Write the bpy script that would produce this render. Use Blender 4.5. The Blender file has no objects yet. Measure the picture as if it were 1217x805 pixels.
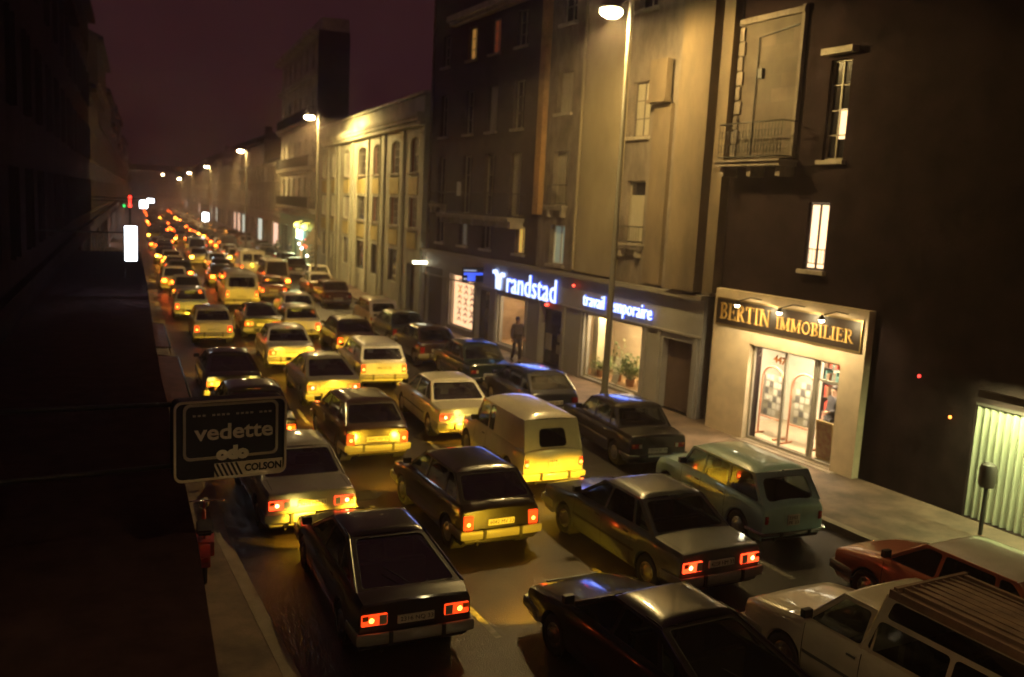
import bpy, math, random
from mathutils import Vector, Matrix
from mathutils.geometry import tessellate_polygon
R = math.radians
random.seed(7)
scn = bpy.context.scene
col = scn.collection

# ---------------------------------------------------------------- camera, sky, fill, exposure
cam_d = bpy.data.cameras.new('camera'); cam = bpy.data.objects.new('camera', cam_d); col.objects.link(cam)
cam_d.sensor_width = 36.0; cam_d.lens = 1060.0 / 1217.0 * 36.0
cam_d.clip_start = 0.05; cam_d.clip_end = 3000
PITCH, ROLL, YAW = R(8.4), R(3.0), R(27.91)
f_ = Vector((math.sin(YAW) * math.cos(PITCH), math.cos(YAW) * math.cos(PITCH), -math.sin(PITCH)))
r0 = Vector((math.cos(YAW), -math.sin(YAW), 0)); u0 = r0.cross(f_)
r1 = r0 * math.cos(ROLL) + u0 * math.sin(ROLL); u1 = -r0 * math.sin(ROLL) + u0 * math.cos(ROLL)
m = Matrix((r1, u1, -f_)).transposed().to_4x4(); m.translation = Vector((0, 0, 6.0))
cam.matrix_world = m
cam_d.dof.use_dof = True; cam_d.dof.focus_distance = 9.0; cam_d.dof.aperture_fstop = 1.05
scn.camera = cam

w = bpy.data.worlds.new('World'); scn.world = w; w.use_nodes = True
nt = w.node_tree; bg = nt.nodes['Background']
bg.inputs['Color'].default_value = (0.0245, 0.0078, 0.0092, 1); bg.inputs['Strength'].default_value = 1.0

sd = bpy.data.lights.new('fill_sun', 'SUN'); so = bpy.data.objects.new('fill_sun', sd); col.objects.link(so)
sd.energy = 0.05; sd.angle = R(60); sd.color = (1.0, 0.62, 0.55)
so.rotation_euler = (R(48), 0, R(-75))  # added weak, wide warm fill that lifts the dark areas

scn.view_settings.view_transform = 'Standard'; scn.view_settings.look = 'None'
scn.view_settings.exposure = 0.30; scn.view_settings.gamma = 1.0
scn.cycles.use_denoising = True; scn.cycles.use_adaptive_sampling = True; scn.cycles.adaptive_threshold = 0.03
scn.cycles.max_bounces = 5; scn.cycles.diffuse_bounces = 2; scn.cycles.glossy_bounces = 3
scn.cycles.transparent_max_bounces = 12; scn.cycles.transmission_bounces = 4
scn.cycles.sample_clamp_indirect = 6.0; scn.cycles.caustics_reflective = False

# ---------------------------------------------------------------- materials
MATS = {}
def mat(name, color, rough=0.6, metal=0.0, noise=0.0, nscale=3.0, bump=0.0, bscale=20.0, coat=0.0, spec=0.5, stretch=None, color2=None):
    if name in MATS: return MATS[name]
    M = bpy.data.materials.new(name); M.use_nodes = True; t = M.node_tree; b = t.nodes['Principled BSDF']
    b.inputs['Base Color'].default_value = (*color, 1); b.inputs['Roughness'].default_value = rough
    b.inputs['Metallic'].default_value = metal; b.inputs['Coat Weight'].default_value = coat
    b.inputs['Coat Roughness'].default_value = 0.06; b.inputs['Specular IOR Level'].default_value = spec
    M.diffuse_color = (*color, 1)
    if noise or bump:
        tc = t.nodes.new('ShaderNodeTexCoord'); mp = t.nodes.new('ShaderNodeMapping')
        t.links.new(tc.outputs['Object'], mp.inputs[0])
        if stretch: mp.inputs['Scale'].default_value = stretch
    if noise:
        n = t.nodes.new('ShaderNodeTexNoise'); n.inputs['Scale'].default_value = nscale; n.inputs['Detail'].default_value = 8
        n.inputs['Roughness'].default_value = 0.65
        t.links.new(mp.outputs[0], n.inputs['Vector'])
        mx = t.nodes.new('ShaderNodeMix'); mx.data_type = 'RGBA'
        c2 = color2 or tuple(c * (1 - noise) for c in color)
        mx.inputs['A'].default_value = (*c2, 1); mx.inputs['B'].default_value = (*[min(1, c * (1 + noise * .35)) for c in color], 1)
        rp = t.nodes.new('ShaderNodeValToRGB'); rp.color_ramp.elements[0].position = 0.36; rp.color_ramp.elements[1].position = 0.64
        t.links.new(n.outputs['Fac'], rp.inputs[0]); t.links.new(rp.outputs[0], mx.inputs['Factor']); t.links.new(mx.outputs['Result'], b.inputs['Base Color'])
    if bump:
        n2 = t.nodes.new('ShaderNodeTexNoise'); n2.inputs['Scale'].default_value = bscale; n2.inputs['Detail'].default_value = 6
        t.links.new(mp.outputs[0], n2.inputs['Vector'])
        bp = t.nodes.new('ShaderNodeBump'); bp.inputs['Strength'].default_value = bump; bp.inputs['Distance'].default_value = 0.02
        t.links.new(n2.outputs['Fac'], bp.inputs['Height']); t.links.new(bp.outputs[0], b.inputs['Normal'])
    MATS[name] = M; return M
def emit(name, color, strength, sampling='AUTO'):
    if name in MATS: return MATS[name]
    M = bpy.data.materials.new(name); M.use_nodes = True; t = M.node_tree; b = t.nodes['Principled BSDF']
    b.inputs['Base Color'].default_value = (*color, 1); b.inputs['Roughness'].default_value = 0.3
    b.inputs['Emission Color'].default_value = (*color, 1); b.inputs['Emission Strength'].default_value = strength
    M.cycles.emission_sampling = sampling
    MATS[name] = M; return M
def glass(name, tint, gloss=0.25, tr=0.55):
    if name in MATS: return MATS[name]
    M = bpy.data.materials.new(name); M.use_nodes = True; t = M.node_tree; t.nodes.clear()
    o = t.nodes.new('ShaderNodeOutputMaterial'); mx = t.nodes.new('ShaderNodeMixShader')
    tp = t.nodes.new('ShaderNodeBsdfTransparent'); tp.inputs[0].default_value = (tr * tint[0], tr * tint[1], tr * tint[2], 1)
    gl = t.nodes.new('ShaderNodeBsdfGlossy'); gl.inputs['Roughness'].default_value = 0.04; gl.inputs['Color'].default_value = (.9, .95, 1, 1)
    lw = t.nodes.new('ShaderNodeLayerWeight'); lw.inputs[0].default_value = .5
    pw = t.nodes.new('ShaderNodeMath'); pw.operation = 'POWER'; pw.inputs[1].default_value = 4.0; t.links.new(lw.outputs['Facing'], pw.inputs[0])
    mr = t.nodes.new('ShaderNodeMapRange'); mr.inputs['To Min'].default_value = gloss * .25; mr.inputs['To Max'].default_value = .9
    t.links.new(pw.outputs[0], mr.inputs['Value']); t.links.new(mr.outputs[0], mx.inputs[0])
    t.links.new(tp.outputs[0], mx.inputs[1]); t.links.new(gl.outputs[0], mx.inputs[2]); t.links.new(mx.outputs[0], o.inputs[0])
    MATS[name] = M; return M
def brick(name, c1, c2, mortar, sx=1.0, rough=.85, w_=.5, h_=.25):
    if name in MATS: return MATS[name]
    M = mat(name, c1, rough, noise=.001, nscale=1); t = M.node_tree; b = t.nodes['Principled BSDF']
    tc = t.nodes.new('ShaderNodeTexCoord'); sp = t.nodes.new('ShaderNodeSeparateXYZ'); cb = t.nodes.new('ShaderNodeCombineXYZ')
    t.links.new(tc.outputs['Object'], sp.inputs[0]); t.links.new(sp.outputs[0], cb.inputs[0]); t.links.new(sp.outputs[2], cb.inputs[1])
    br = t.nodes.new('ShaderNodeTexBrick'); br.inputs['Color1'].default_value = (*c1, 1); br.inputs['Color2'].default_value = (*c2, 1)
    br.inputs['Mortar'].default_value = (*mortar, 1); br.inputs['Scale'].default_value = sx; br.inputs['Brick Width'].default_value = w_
    br.inputs['Row Height'].default_value = h_; br.inputs['Mortar Size'].default_value = .012
    t.links.new(cb.outputs[0], br.inputs['Vector'])
    n = t.nodes.new('ShaderNodeTexNoise'); n.inputs['Scale'].default_value = 1.3; n.inputs['Detail'].default_value = 8
    t.links.new(tc.outputs['Object'], n.inputs['Vector'])
    rp = t.nodes.new('ShaderNodeValToRGB'); rp.color_ramp.elements[0].position = .35; rp.color_ramp.elements[1].position = .65
    rp.color_ramp.elements[0].color = (.45, .42, .4, 1); rp.color_ramp.elements[1].color = (1, 1, 1, 1)
    mm = t.nodes.new('ShaderNodeMix'); mm.data_type = 'RGBA'; mm.blend_type = 'MULTIPLY'; mm.inputs['Factor'].default_value = .8
    t.links.new(n.outputs['Fac'], rp.inputs[0]); t.links.new(br.outputs[0], mm.inputs['A']); t.links.new(rp.outputs[0], mm.inputs['B'])
    t.links.new(mm.outputs['Result'], b.inputs['Base Color'])
    bp = t.nodes.new('ShaderNodeBump'); bp.inputs['Strength'].default_value = .5; bp.inputs['Distance'].default_value = .02
    t.links.new(br.outputs['Fac'], bp.inputs['Height']); bp.invert = True; t.links.new(bp.outputs[0], b.inputs['Normal'])
    return M

asphalt = mat('asphalt', (.0175, .0115, .0115), .40, noise=.6, nscale=1.6, bump=.6, bscale=45)
pave = mat('pavement_stone', (.175, .122, .09), .7, noise=.6, nscale=1.2, bump=.25, bscale=25)
kerbm = mat('kerb_stone', (.26, .21, .16), .7, noise=.3, nscale=2)
linem = mat('road_paint', (.22, .20, .17), .6, noise=.6, nscale=9)
groundm = mat('bare_ground', (.05, .045, .04), .9, noise=.3)
tyre = mat('tyre_rubber', (.018, .018, .018), .75)
rubber = mat('black_rubber', (.02, .02, .02), .5)
under = mat('underbody', (.015, .014, .013), .9)
interior = mat('car_interior', (.035, .03, .027), .85)
seatm = mat('seat_fabric', (.09, .07, .055), .9, noise=.2, nscale=8)
chrome = mat('chrome', (.75, .74, .70), .16, metal=1.0)
dullmetal = mat('hubcap_metal', (.42, .41, .39), .32, metal=1.0)
plastic = mat('grey_plastic', (.10, .10, .095), .42)
bumpgrey = mat('bumper_plastic', (.24, .23, .21), .38)
carglass = glass('car_glass', (.7, .8, .75), .6, .55)
shopglass = glass('shop_glass', (1, 1, .97), .15, .93)
platem = mat('plate_white', (.62, .6, .52), .4)
platetext = mat('plate_lettering', (.03, .03, .03), .5)
reddull = mat('tail_lens_unlit', (.35, .015, .01), .2, coat=.6)
lamp_dim = emit('tail_lens_lit', (1.0, .06, .008), 1.3)
bulb_dim = emit('tail_bulb_lit', (1.0, .16, .02), 14)
bulb_brake = emit('tail_bulb_braking', (1.0, .17, .05), 26)
lamp_brake = emit('tail_lens_braking', (1.0, .055, .012), 3.2)
lamp_far = emit('far_tail_lens', (1.0, .10, .008), 30, 'NONE')
lamp_far2 = emit('far_tail_lens_orange', (1.0, .36, .03), 34, 'NONE')
orangelens = mat('indicator_lens', (.7, .22, .02), .2, coat=.6)
headoff = mat('headlight_glass', (.65, .65, .6), .08, coat=1, metal=.4)
headon = emit('headlight_yellow', (1.0, .78, .18), 22)
revlens = mat('reversing_lens', (.6, .58, .5), .2, coat=.5)

PAINTS = {}
def paint(name, c, rough=.28, metal=0.0):
    if name not in PAINTS:
        PAINTS[name] = mat('paint_' + name, c, rough, metal=metal, coat=1.0, noise=.12, nscale=2.5)
    return PAINTS[name]
P_black = paint('black', (.008, .006, .006)); P_dkblue = paint('dark_blue', (.012, .016, .035)); P_dkgreen = paint('dark_green', (.012, .026, .02))
P_brown = paint('dark_brown', (.045, .022, .014)); P_silver = paint('silver', (.36, .35, .33), .34, .55); P_grey = paint('slate_grey', (.13, .14, .14), .32, .4)
P_cream = paint('cream', (.62, .57, .44)); P_white = paint('white', (.74, .72, .66)); P_green = paint('pale_green', (.34, .52, .50))
P_red = paint('dark_red', (.17, .014, .012)); P_beige = paint('beige', (.42, .36, .26)); P_blue = paint('pale_blue', (.38, .46, .52)); P_dkred = paint('maroon', (.085, .012, .012))
P_orange_lit = paint('orange_lit_body', (.50, .15, .07))  # light-coloured car: warm light on its side painted into the body colour

# ---------------------------------------------------------------- mesh builder
class MB:
    def __init__(s): s.v = []; s.f = []; s.m = []; s.sm = []
    def face(s, pts, mi=0, smooth=False):
        i = len(s.v); s.v += [tuple(p) for p in pts]; s.f.append(tuple(range(i, i + len(pts)))); s.m.append(mi); s.sm.append(smooth)
    def box(s, x0, x1, y0, y1, z0, z1, mi=0):
        i = len(s.v)
        s.v += [(x0, y0, z0), (x1, y0, z0), (x1, y1, z0), (x0, y1, z0), (x0, y0, z1), (x1, y0, z1), (x1, y1, z1), (x0, y1, z1)]
        for q in ((0, 3, 2, 1), (4, 5, 6, 7), (0, 1, 5, 4), (1, 2, 6, 5), (2, 3, 7, 6), (3, 0, 4, 7)):
            s.f.append(tuple(i + k for k in q)); s.m.append(mi); s.sm.append(False)
    def grid(s, rows, mi=0, smooth=True, closed=False, mif=None):
        i = len(s.v); n = len(rows[0])
        for r in rows: s.v += [tuple(p) for p in r]
        for a in range(len(rows) - 1):
            for b in range(n if closed else n - 1):
                b2 = (b + 1) % n
                s.f.append((i + a * n + b, i + a * n + b2, i + (a + 1) * n + b2, i + (a + 1) * n + b))
                s.m.append(mif(a, b) if mif else mi); s.sm.append(smooth)
    def tube(s, path, r, n=8, mi=0, caps=True):
        pts = [Vector(p) for p in path]; rr = r if isinstance(r, (list, tuple)) else [r] * len(pts); rows = []
        prev = None
        for k, p in enumerate(pts):
            d = (pts[min(k + 1, len(pts) - 1)] - pts[max(k - 1, 0)]).normalized()
            a = Vector((0, 0, 1)) if abs(d.z) < .9 else Vector((1, 0, 0))
            if prev is not None: a = prev
            e1 = (a - d * a.dot(d)).normalized(); e2 = d.cross(e1); prev = e1
            rows.append([p + (e1 * math.cos(2 * math.pi * j / n) + e2 * math.sin(2 * math.pi * j / n)) * rr[k] for j in range(n)])
        s.grid(rows, mi, True, True)
        if caps: s.face(rows[0][::-1], mi); s.face(rows[-1], mi)
    def lathe(s, prof, origin, axis='z', n=20, mi=0, mif=None, smooth=True):
        o = Vector(origin); rows = []
        for (r, h) in prof:
            row = []
            for j in range(n):
                a = 2 * math.pi * j / n; c, q = r * math.cos(a), r * math.sin(a)
                row.append(o + (Vector((c, q, h)) if axis == 'z' else Vector((h, c, q)) if axis == 'x' else Vector((q, h, c))))
            rows.append(row)
        s.grid(rows, mi, smooth, True, mif)
    def ellipsoid(s, c, rx, ry, rz, n=10, mi=0):
        rows = []
        for a in range(n // 2 + 1):
            t = math.pi * a / (n // 2)
            rows.append([(c[0] + rx * math.sin(t) * math.cos(2 * math.pi * b / n), c[1] + ry * math.sin(t) * math.sin(2 * math.pi * b / n), c[2] + rz * math.cos(t)) for b in range(n)])
        s.grid(rows, mi, True, True)
    def build(s, name, mats, parent=None, bevel=0, loc=None, merge=True):
        me = bpy.data.meshes.new(name); me.from_pydata(s.v, [], s.f)
        mats = mats if isinstance(mats, (list, tuple)) else [mats]
        for x in mats: me.materials.append(x)
        me.polygons.foreach_set('material_index', s.m); me.polygons.foreach_set('use_smooth', s.sm)
        if merge:
            import bmesh
            bm = bmesh.new(); bm.from_mesh(me); bmesh.ops.remove_doubles(bm, verts=bm.verts, dist=1e-5)
            bmesh.ops.recalc_face_normals(bm, faces=bm.faces)
            for e in bm.edges:
                if len(e.link_faces) == 2 and e.calc_face_angle(0) > R(38): e.smooth = False
            if bevel: bmesh.ops.bevel(bm, geom=[e for e in bm.edges if not e.smooth], offset=bevel, segments=2, affect='EDGES', clamp_overlap=True)
            bm.to_mesh(me); bm.free()
        o = bpy.data.objects.new(name, me); col.objects.link(o)
        if parent: o.parent = parent
        if loc: o.location = loc
        return o

def tag(o, label=None, cat=None, group=None, kind=None):
    if label: o['label'] = label
    if cat: o['category'] = cat
    if group: o['group'] = group
    if kind: o['kind'] = kind
    return o
def empty(name, loc=(0, 0, 0), rz=0.0, label=None, cat=None, group=None, parent=None):
    o = bpy.data.objects.new(name, None); col.objects.link(o); o.location = loc; o.rotation_euler = (0, 0, rz); o.empty_display_size = .2
    if parent: o.parent = parent
    return tag(o, label, cat, group)
KIDS = {}
def copy_tree(o, parent=None):
    c = o.copy(); col.objects.link(c); c.parent = parent
    for ch in [x for x in KIDS.get(o.name, [])]: copy_tree(ch, c)
    return c
def index_kids(root):
    for ch in root.children:
        KIDS.setdefault(root.name, []).append(ch); index_kids(ch)
def text_mesh(name, txt, size, m, parent=None, extrude=.02, offset=0.0, shear=0.0, spacing=1.0, align='LEFT', bevel=0.0):
    c = bpy.data.curves.new('t', 'FONT'); c.body = txt; c.size = size; c.extrude = extrude; c.offset = offset; c.shear = shear
    c.space_character = spacing; c.align_x = align; c.resolution_u = 3; c.bevel_depth = bevel
    o = bpy.data.objects.new('t', c); col.objects.link(o)
    dg = bpy.context.evaluated_depsgraph_get(); me = bpy.data.meshes.new_from_object(o.evaluated_get(dg))
    bpy.data.objects.remove(o); bpy.data.curves.remove(c)
    me.materials.clear(); me.materials.append(m); me.name = name
    q = bpy.data.objects.new(name, me); col.objects.link(q)
    if parent: q.parent = parent
    return q
def scale_to(o, width, height=None):
    xs = [v.co.x for v in o.data.vertices]; ys = [v.co.y for v in o.data.vertices]
    sx = width / (max(xs) - min(xs)); sy = sx if height is None else height / (max(ys) - min(ys)); x0, y0 = min(xs), min(ys)
    for v in o.data.vertices: v.co.x = (v.co.x - x0) * sx; v.co.y = (v.co.y - y0) * sy

def S(y):                       # the street bends gently to the right
    if y < 15: return 0.0
    if y < 50: return .075 * (y - 15)
    return 2.625 + .087 * (y - 50)
def Sa(y): return math.atan(0 if y < 15 else (.075 if y < 50 else .087))

# ---------------------------------------------------------------- ground, road, pavements
def structure(o): o['kind'] = 'structure'; return o
g = MB(); g.face([(-900, -300, -.02), (900, -300, -.02), (900, 1500, -.02), (-900, 1500, -.02)]); structure(g.build('ground', groundm))
ys = [-20, 0, 5, 10, 15, 20, 25, 30, 35, 40, 45, 50, 60, 80, 100, 150, 200, 260, 330]
LK, RK = 2.7, 13.7
g = MB(); g.grid([[(LK - .1 + S(y), y, 0), (RK + .1 + S(y), y, 0)] for y in ys], smooth=False); structure(g.build('road', asphalt))
def strip(name, xa, xb, z, mats, ylist=ys, kerbside=1, facade=None):
    g = MB(); rows = []
    for y in ylist:
        a = (xa + S(y)); b = (xb + S(y)) if facade is None else facade(y)
        rows.append([(a, y, -.01), (a, y, z), (b, y, z)] if kerbside > 0 else [(b, y, z), (a, y, z), (a, y, -.01)])
    g.grid(rows, smooth=False); return structure(g.build(name, mats))
def FX(y): return 16.8 if y < 41 else 16.8 + .1 * (y - 41)
strip('pavement', RK + .2, 0, .13, pave, facade=lambda y: FX(y) + .6)
strip('pavement', LK - .2, 0, .13, pave, kerbside=-1, facade=lambda y: -1.0 + S(y))
for nm, xa, xb in (('kerb', RK, RK + .2), ('kerb', LK - .2, LK)):
    g = MB(); g.grid([[(xa + S(y), y, -.01), (xa + S(y), y, .136), (xb + S(y), y, .136), (xb + S(y), y, -.01)] for y in ys], smooth=False)
    structure(g.build(nm, kerbm))
g = MB()
for lx in (5.55, 8.15, 11.15):
    y = 2.0
    while y < 130:
        x0, x1 = lx + S(y), lx + S(y + 1.6)
        g.face([(x0 - .05, y, .004), (x0 + .05, y, .004), (x1 + .05, y + 1.6, .004), (x1 - .05, y + 1.6, .004)]); y += 4.2
structure(g.build('road_markings', linem))
# dark gutter repairs on the road give the surface some history
patchm = mat('tar_patch', (.03, .028, .028), .35, noise=.3, nscale=6)
g = MB()
for (x, y, a, b) in ((11.6, 13.1, .8, .5), (3.6, 21.6, .7, 1.6), (11.7, 17.0, .35, .35)):
    g.face([(x + a * math.cos(t) * (1 + .15 * math.sin(3 * t)), y + b * math.sin(t) * (1 + .1 * math.cos(5 * t)), .003) for t in [k * math.pi / 10 for k in range(20)]])
structure(g.build('road_patches', patchm))
# ---------------------------------------------------------------- cars
def lerp(a, b, t): return a + (b - a) * t
def poly_z(prof, y):
    for (ya, za), (yb, zb) in zip(prof, prof[1:]):
        if ya >= y >= yb: return lerp(za, zb, (ya - y) / max(1e-6, ya - yb))
    return prof[0][1] if y > prof[0][0] else prof[-1][1]
def round_poly(q, margins, rad, n=3):
    # q: four 2-D corners (counter-clockwise), margins per edge; returns the inner rounded outline
    lines = []
    for k in range(4):
        a = Vector(q[k]); b = Vector(q[(k + 1) % 4]); d = (b - a).normalized(); nrm = Vector((-d.y, d.x)); lines.append((a + nrm * margins[k], d))
    pts = []
    for k in range(4):
        (p, d), (p2, d2) = lines[k - 1], lines[k]
        t = ((p2.x - p.x) * d2.y - (p2.y - p.y) * d2.x) / (d.x * d2.y - d.y * d2.x); pts.append(p + d * t)
    out = []
    for k in range(4):
        c = pts[k]; a = (pts[k - 1] - c); b = (pts[(k + 1) % 4] - c)
        A = c + a.normalized() * min(rad, a.length * .45); B = c + b.normalized() * min(rad, b.length * .45)
        for j in range(n + 1):
            t = j / n; out.append(A * (1 - t) ** 2 + c * 2 * t * (1 - t) + B * t ** 2)
    return out
def holed_panel(body, q3, margins, rad, depth, glassmats, parts, name, mi=0, mir=1, inward=None, trim=0.0):
    # q3: four 3-D corners (bottom-a, bottom-b, top-b, top-a); margins bottom, b-side, top, a-side
    o = Vector(q3[0]); ex = (Vector(q3[1]) - o).normalized(); nz = ex.cross(Vector(q3[3]) - o).normalized(); ey = nz.cross(ex)
    to2 = lambda p: Vector(((Vector(p) - o).dot(ex), (Vector(p) - o).dot(ey)))
    to3 = lambda p, d=0.0: o + ex * p.x + ey * p.y + inw * d
    inw = nz if nz.dot(Vector(inward)) > 0 else -nz
    q2 = [to2(p) for p in q3]; inner = round_poly(q2, margins, rad)
    allp = q2 + inner
    for tri in tessellate_polygon([[Vector((p.x, p.y, 0)) for p in q2], [Vector((p.x, p.y, 0)) for p in inner]]):
        body.face([to3(allp[i]) for i in tri], mi)
    n = len(inner)
    for k in range(n):
        a, b = inner[k], inner[(k + 1) % n]; body.face([to3(a), to3(b), to3(b, depth + .004), to3(a, depth + .004)], mir)
    if trim:
        c = sum(inner, Vector((0, 0))) / n; grow = [p + (p - c).normalized() * trim for p in inner]
        for k in range(n):
            a, b, a2, b2 = inner[k], inner[(k + 1) % n], grow[k], grow[(k + 1) % n]
            body.face([to3(a, -.006), to3(b, -.006), to3(b2, -.006), to3(a2, -.006)], mir); body.face([to3(b2, -.006), to3(a2, -.006), to3(a2, .002), to3(b2, .002)], mir)
    g = MB(); g.face([to3(p, depth) for p in inner], 0); parts.append((name, g, glassmats))
def cabin(body, parts, C, W, belt_fn, wbf):
    zt = C['zt']; wt = C.get('wt', .74) * W / 2
    yf0, yf1, yr1, yr0 = C['y']      # cowl, roof front, roof rear, base of rear window
    zb0, zb1 = belt_fn(yf0), belt_fn(yr0)
    if 'zb' in C: zb0 = zb1 = C['zb']
    wb = wbf * W / 2 * C.get('wbk', 1.0)
    dr = C.get('drop', .05); cr = C.get('crown', .035); ex = C.get('exp', 8)
    zr = zt - dr - cr
    # roof
    rows = []; N, Mx = 12, 12
    for a in range(N + 1):
        v = -1 + 2 * a / N; v = math.copysign(abs(v) ** .6, v); y = lerp(yr1, yf1, (v + 1) / 2); row = []
        for b in range(Mx + 1):
            u = -1 + 2 * b / Mx; u = math.copysign(abs(u) ** .6, u)
            row.append((u * wt, y, zr + dr * (1 - abs(u) ** ex) * (1 - abs(v) ** (ex * 1.6)) ** .8 + cr * (1 - u * u)*(1-v*v*.55)))
        rows.append(row)
    body.grid(rows, C.get('roofmat', 0))
    for sx in (-1, 1):
        segs = C['side']             # list of (bottom y, top y) borders front to back + kinds
        for (ya0, ya1, yb0, yb1, kind, mg) in segs:
            za = lerp(zb0, zb1, (yf0 - ya0) / (yf0 - yr0)); zb = lerp(zb0, zb1, (yf0 - yb0) / (yf0 - yr0))
            q = [(sx * wb, ya0, za), (sx * wb, yb0, zb), (sx * wt, yb1, zr), (sx * wt, ya1, zr)]
            if kind == 'w':
                if sx > 0: holed_panel(body, q, mg, .05, .012, carglass, parts, 'side_window', inward=(-1, 0, 0))
                else: holed_panel(body, q, mg, .05, .012, carglass, parts, 'side_window', inward=(1, 0, 0))
            elif kind == 'split':
                Q = [Vector(p) for p in q]; f = .60; ma = Q[0].lerp(Q[3], f); mb_ = Q[1].lerp(Q[2], f); inn_ = (-sx, 0, 0)
                b1, t1 = Q[0].lerp(Q[1], .5), ma.lerp(mb_, .5)
                holed_panel(body, [Q[0], b1, t1, ma], [.05, .03, .03, .07], .06, .012, carglass, parts, 'side_window', inward=inn_)
                holed_panel(body, [b1, Q[1], mb_, t1], [.05, .08, .03, .03], .06, .012, carglass, parts, 'side_window', inward=inn_)
                holed_panel(body, [ma, mb_, Q[2], Q[3]], [.035, .14, .05, .12], .06, .012, carglass, parts, 'side_window', inward=inn_)
            else: body.face(q, 0)
        for (p, q) in (((sx * wb, yf0, zb0), (sx * wt, yf1, zr)), ((sx * wb, yr0, zb1), (sx * wt, yr1, zr))):
            P, Q = Vector(p), Vector(q); body.tube([P + Vector((-sx * .012, 0, 0)), Q + Vector((-sx * .012, 0, -.005))], .019, 8, 0)
        body.tube([(sx * (wt - .006), yf1 - .02, zr + .002), (sx * (wt - .006), yr1 + .02, zr + .002)], .012, 6, C.get('gutter', 0))
    fr = C.get('front'); qf = [(-wb, yf0, zb0), (wb, yf0, zb0), (wt, yf1, zr), (-wt, yf1, zr)]
    if fr: holed_panel(body, qf, fr, .07, .012, carglass, parts, 'windscreen', inward=(0, -1, -.2))
    else: body.face(qf, 0)
    rr = C.get('rear'); qr = [(-wb, yr0, zb1), (wb, yr0, zb1), (wt, yr1, zr), (-wt, yr1, zr)]
    if rr: holed_panel(body, qr, rr, C.get('rrad', .07), .012, carglass, parts, 'rear_window', inward=(0, 1, -.2), trim=.016)
    else: body.face(qr, 0)

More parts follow.
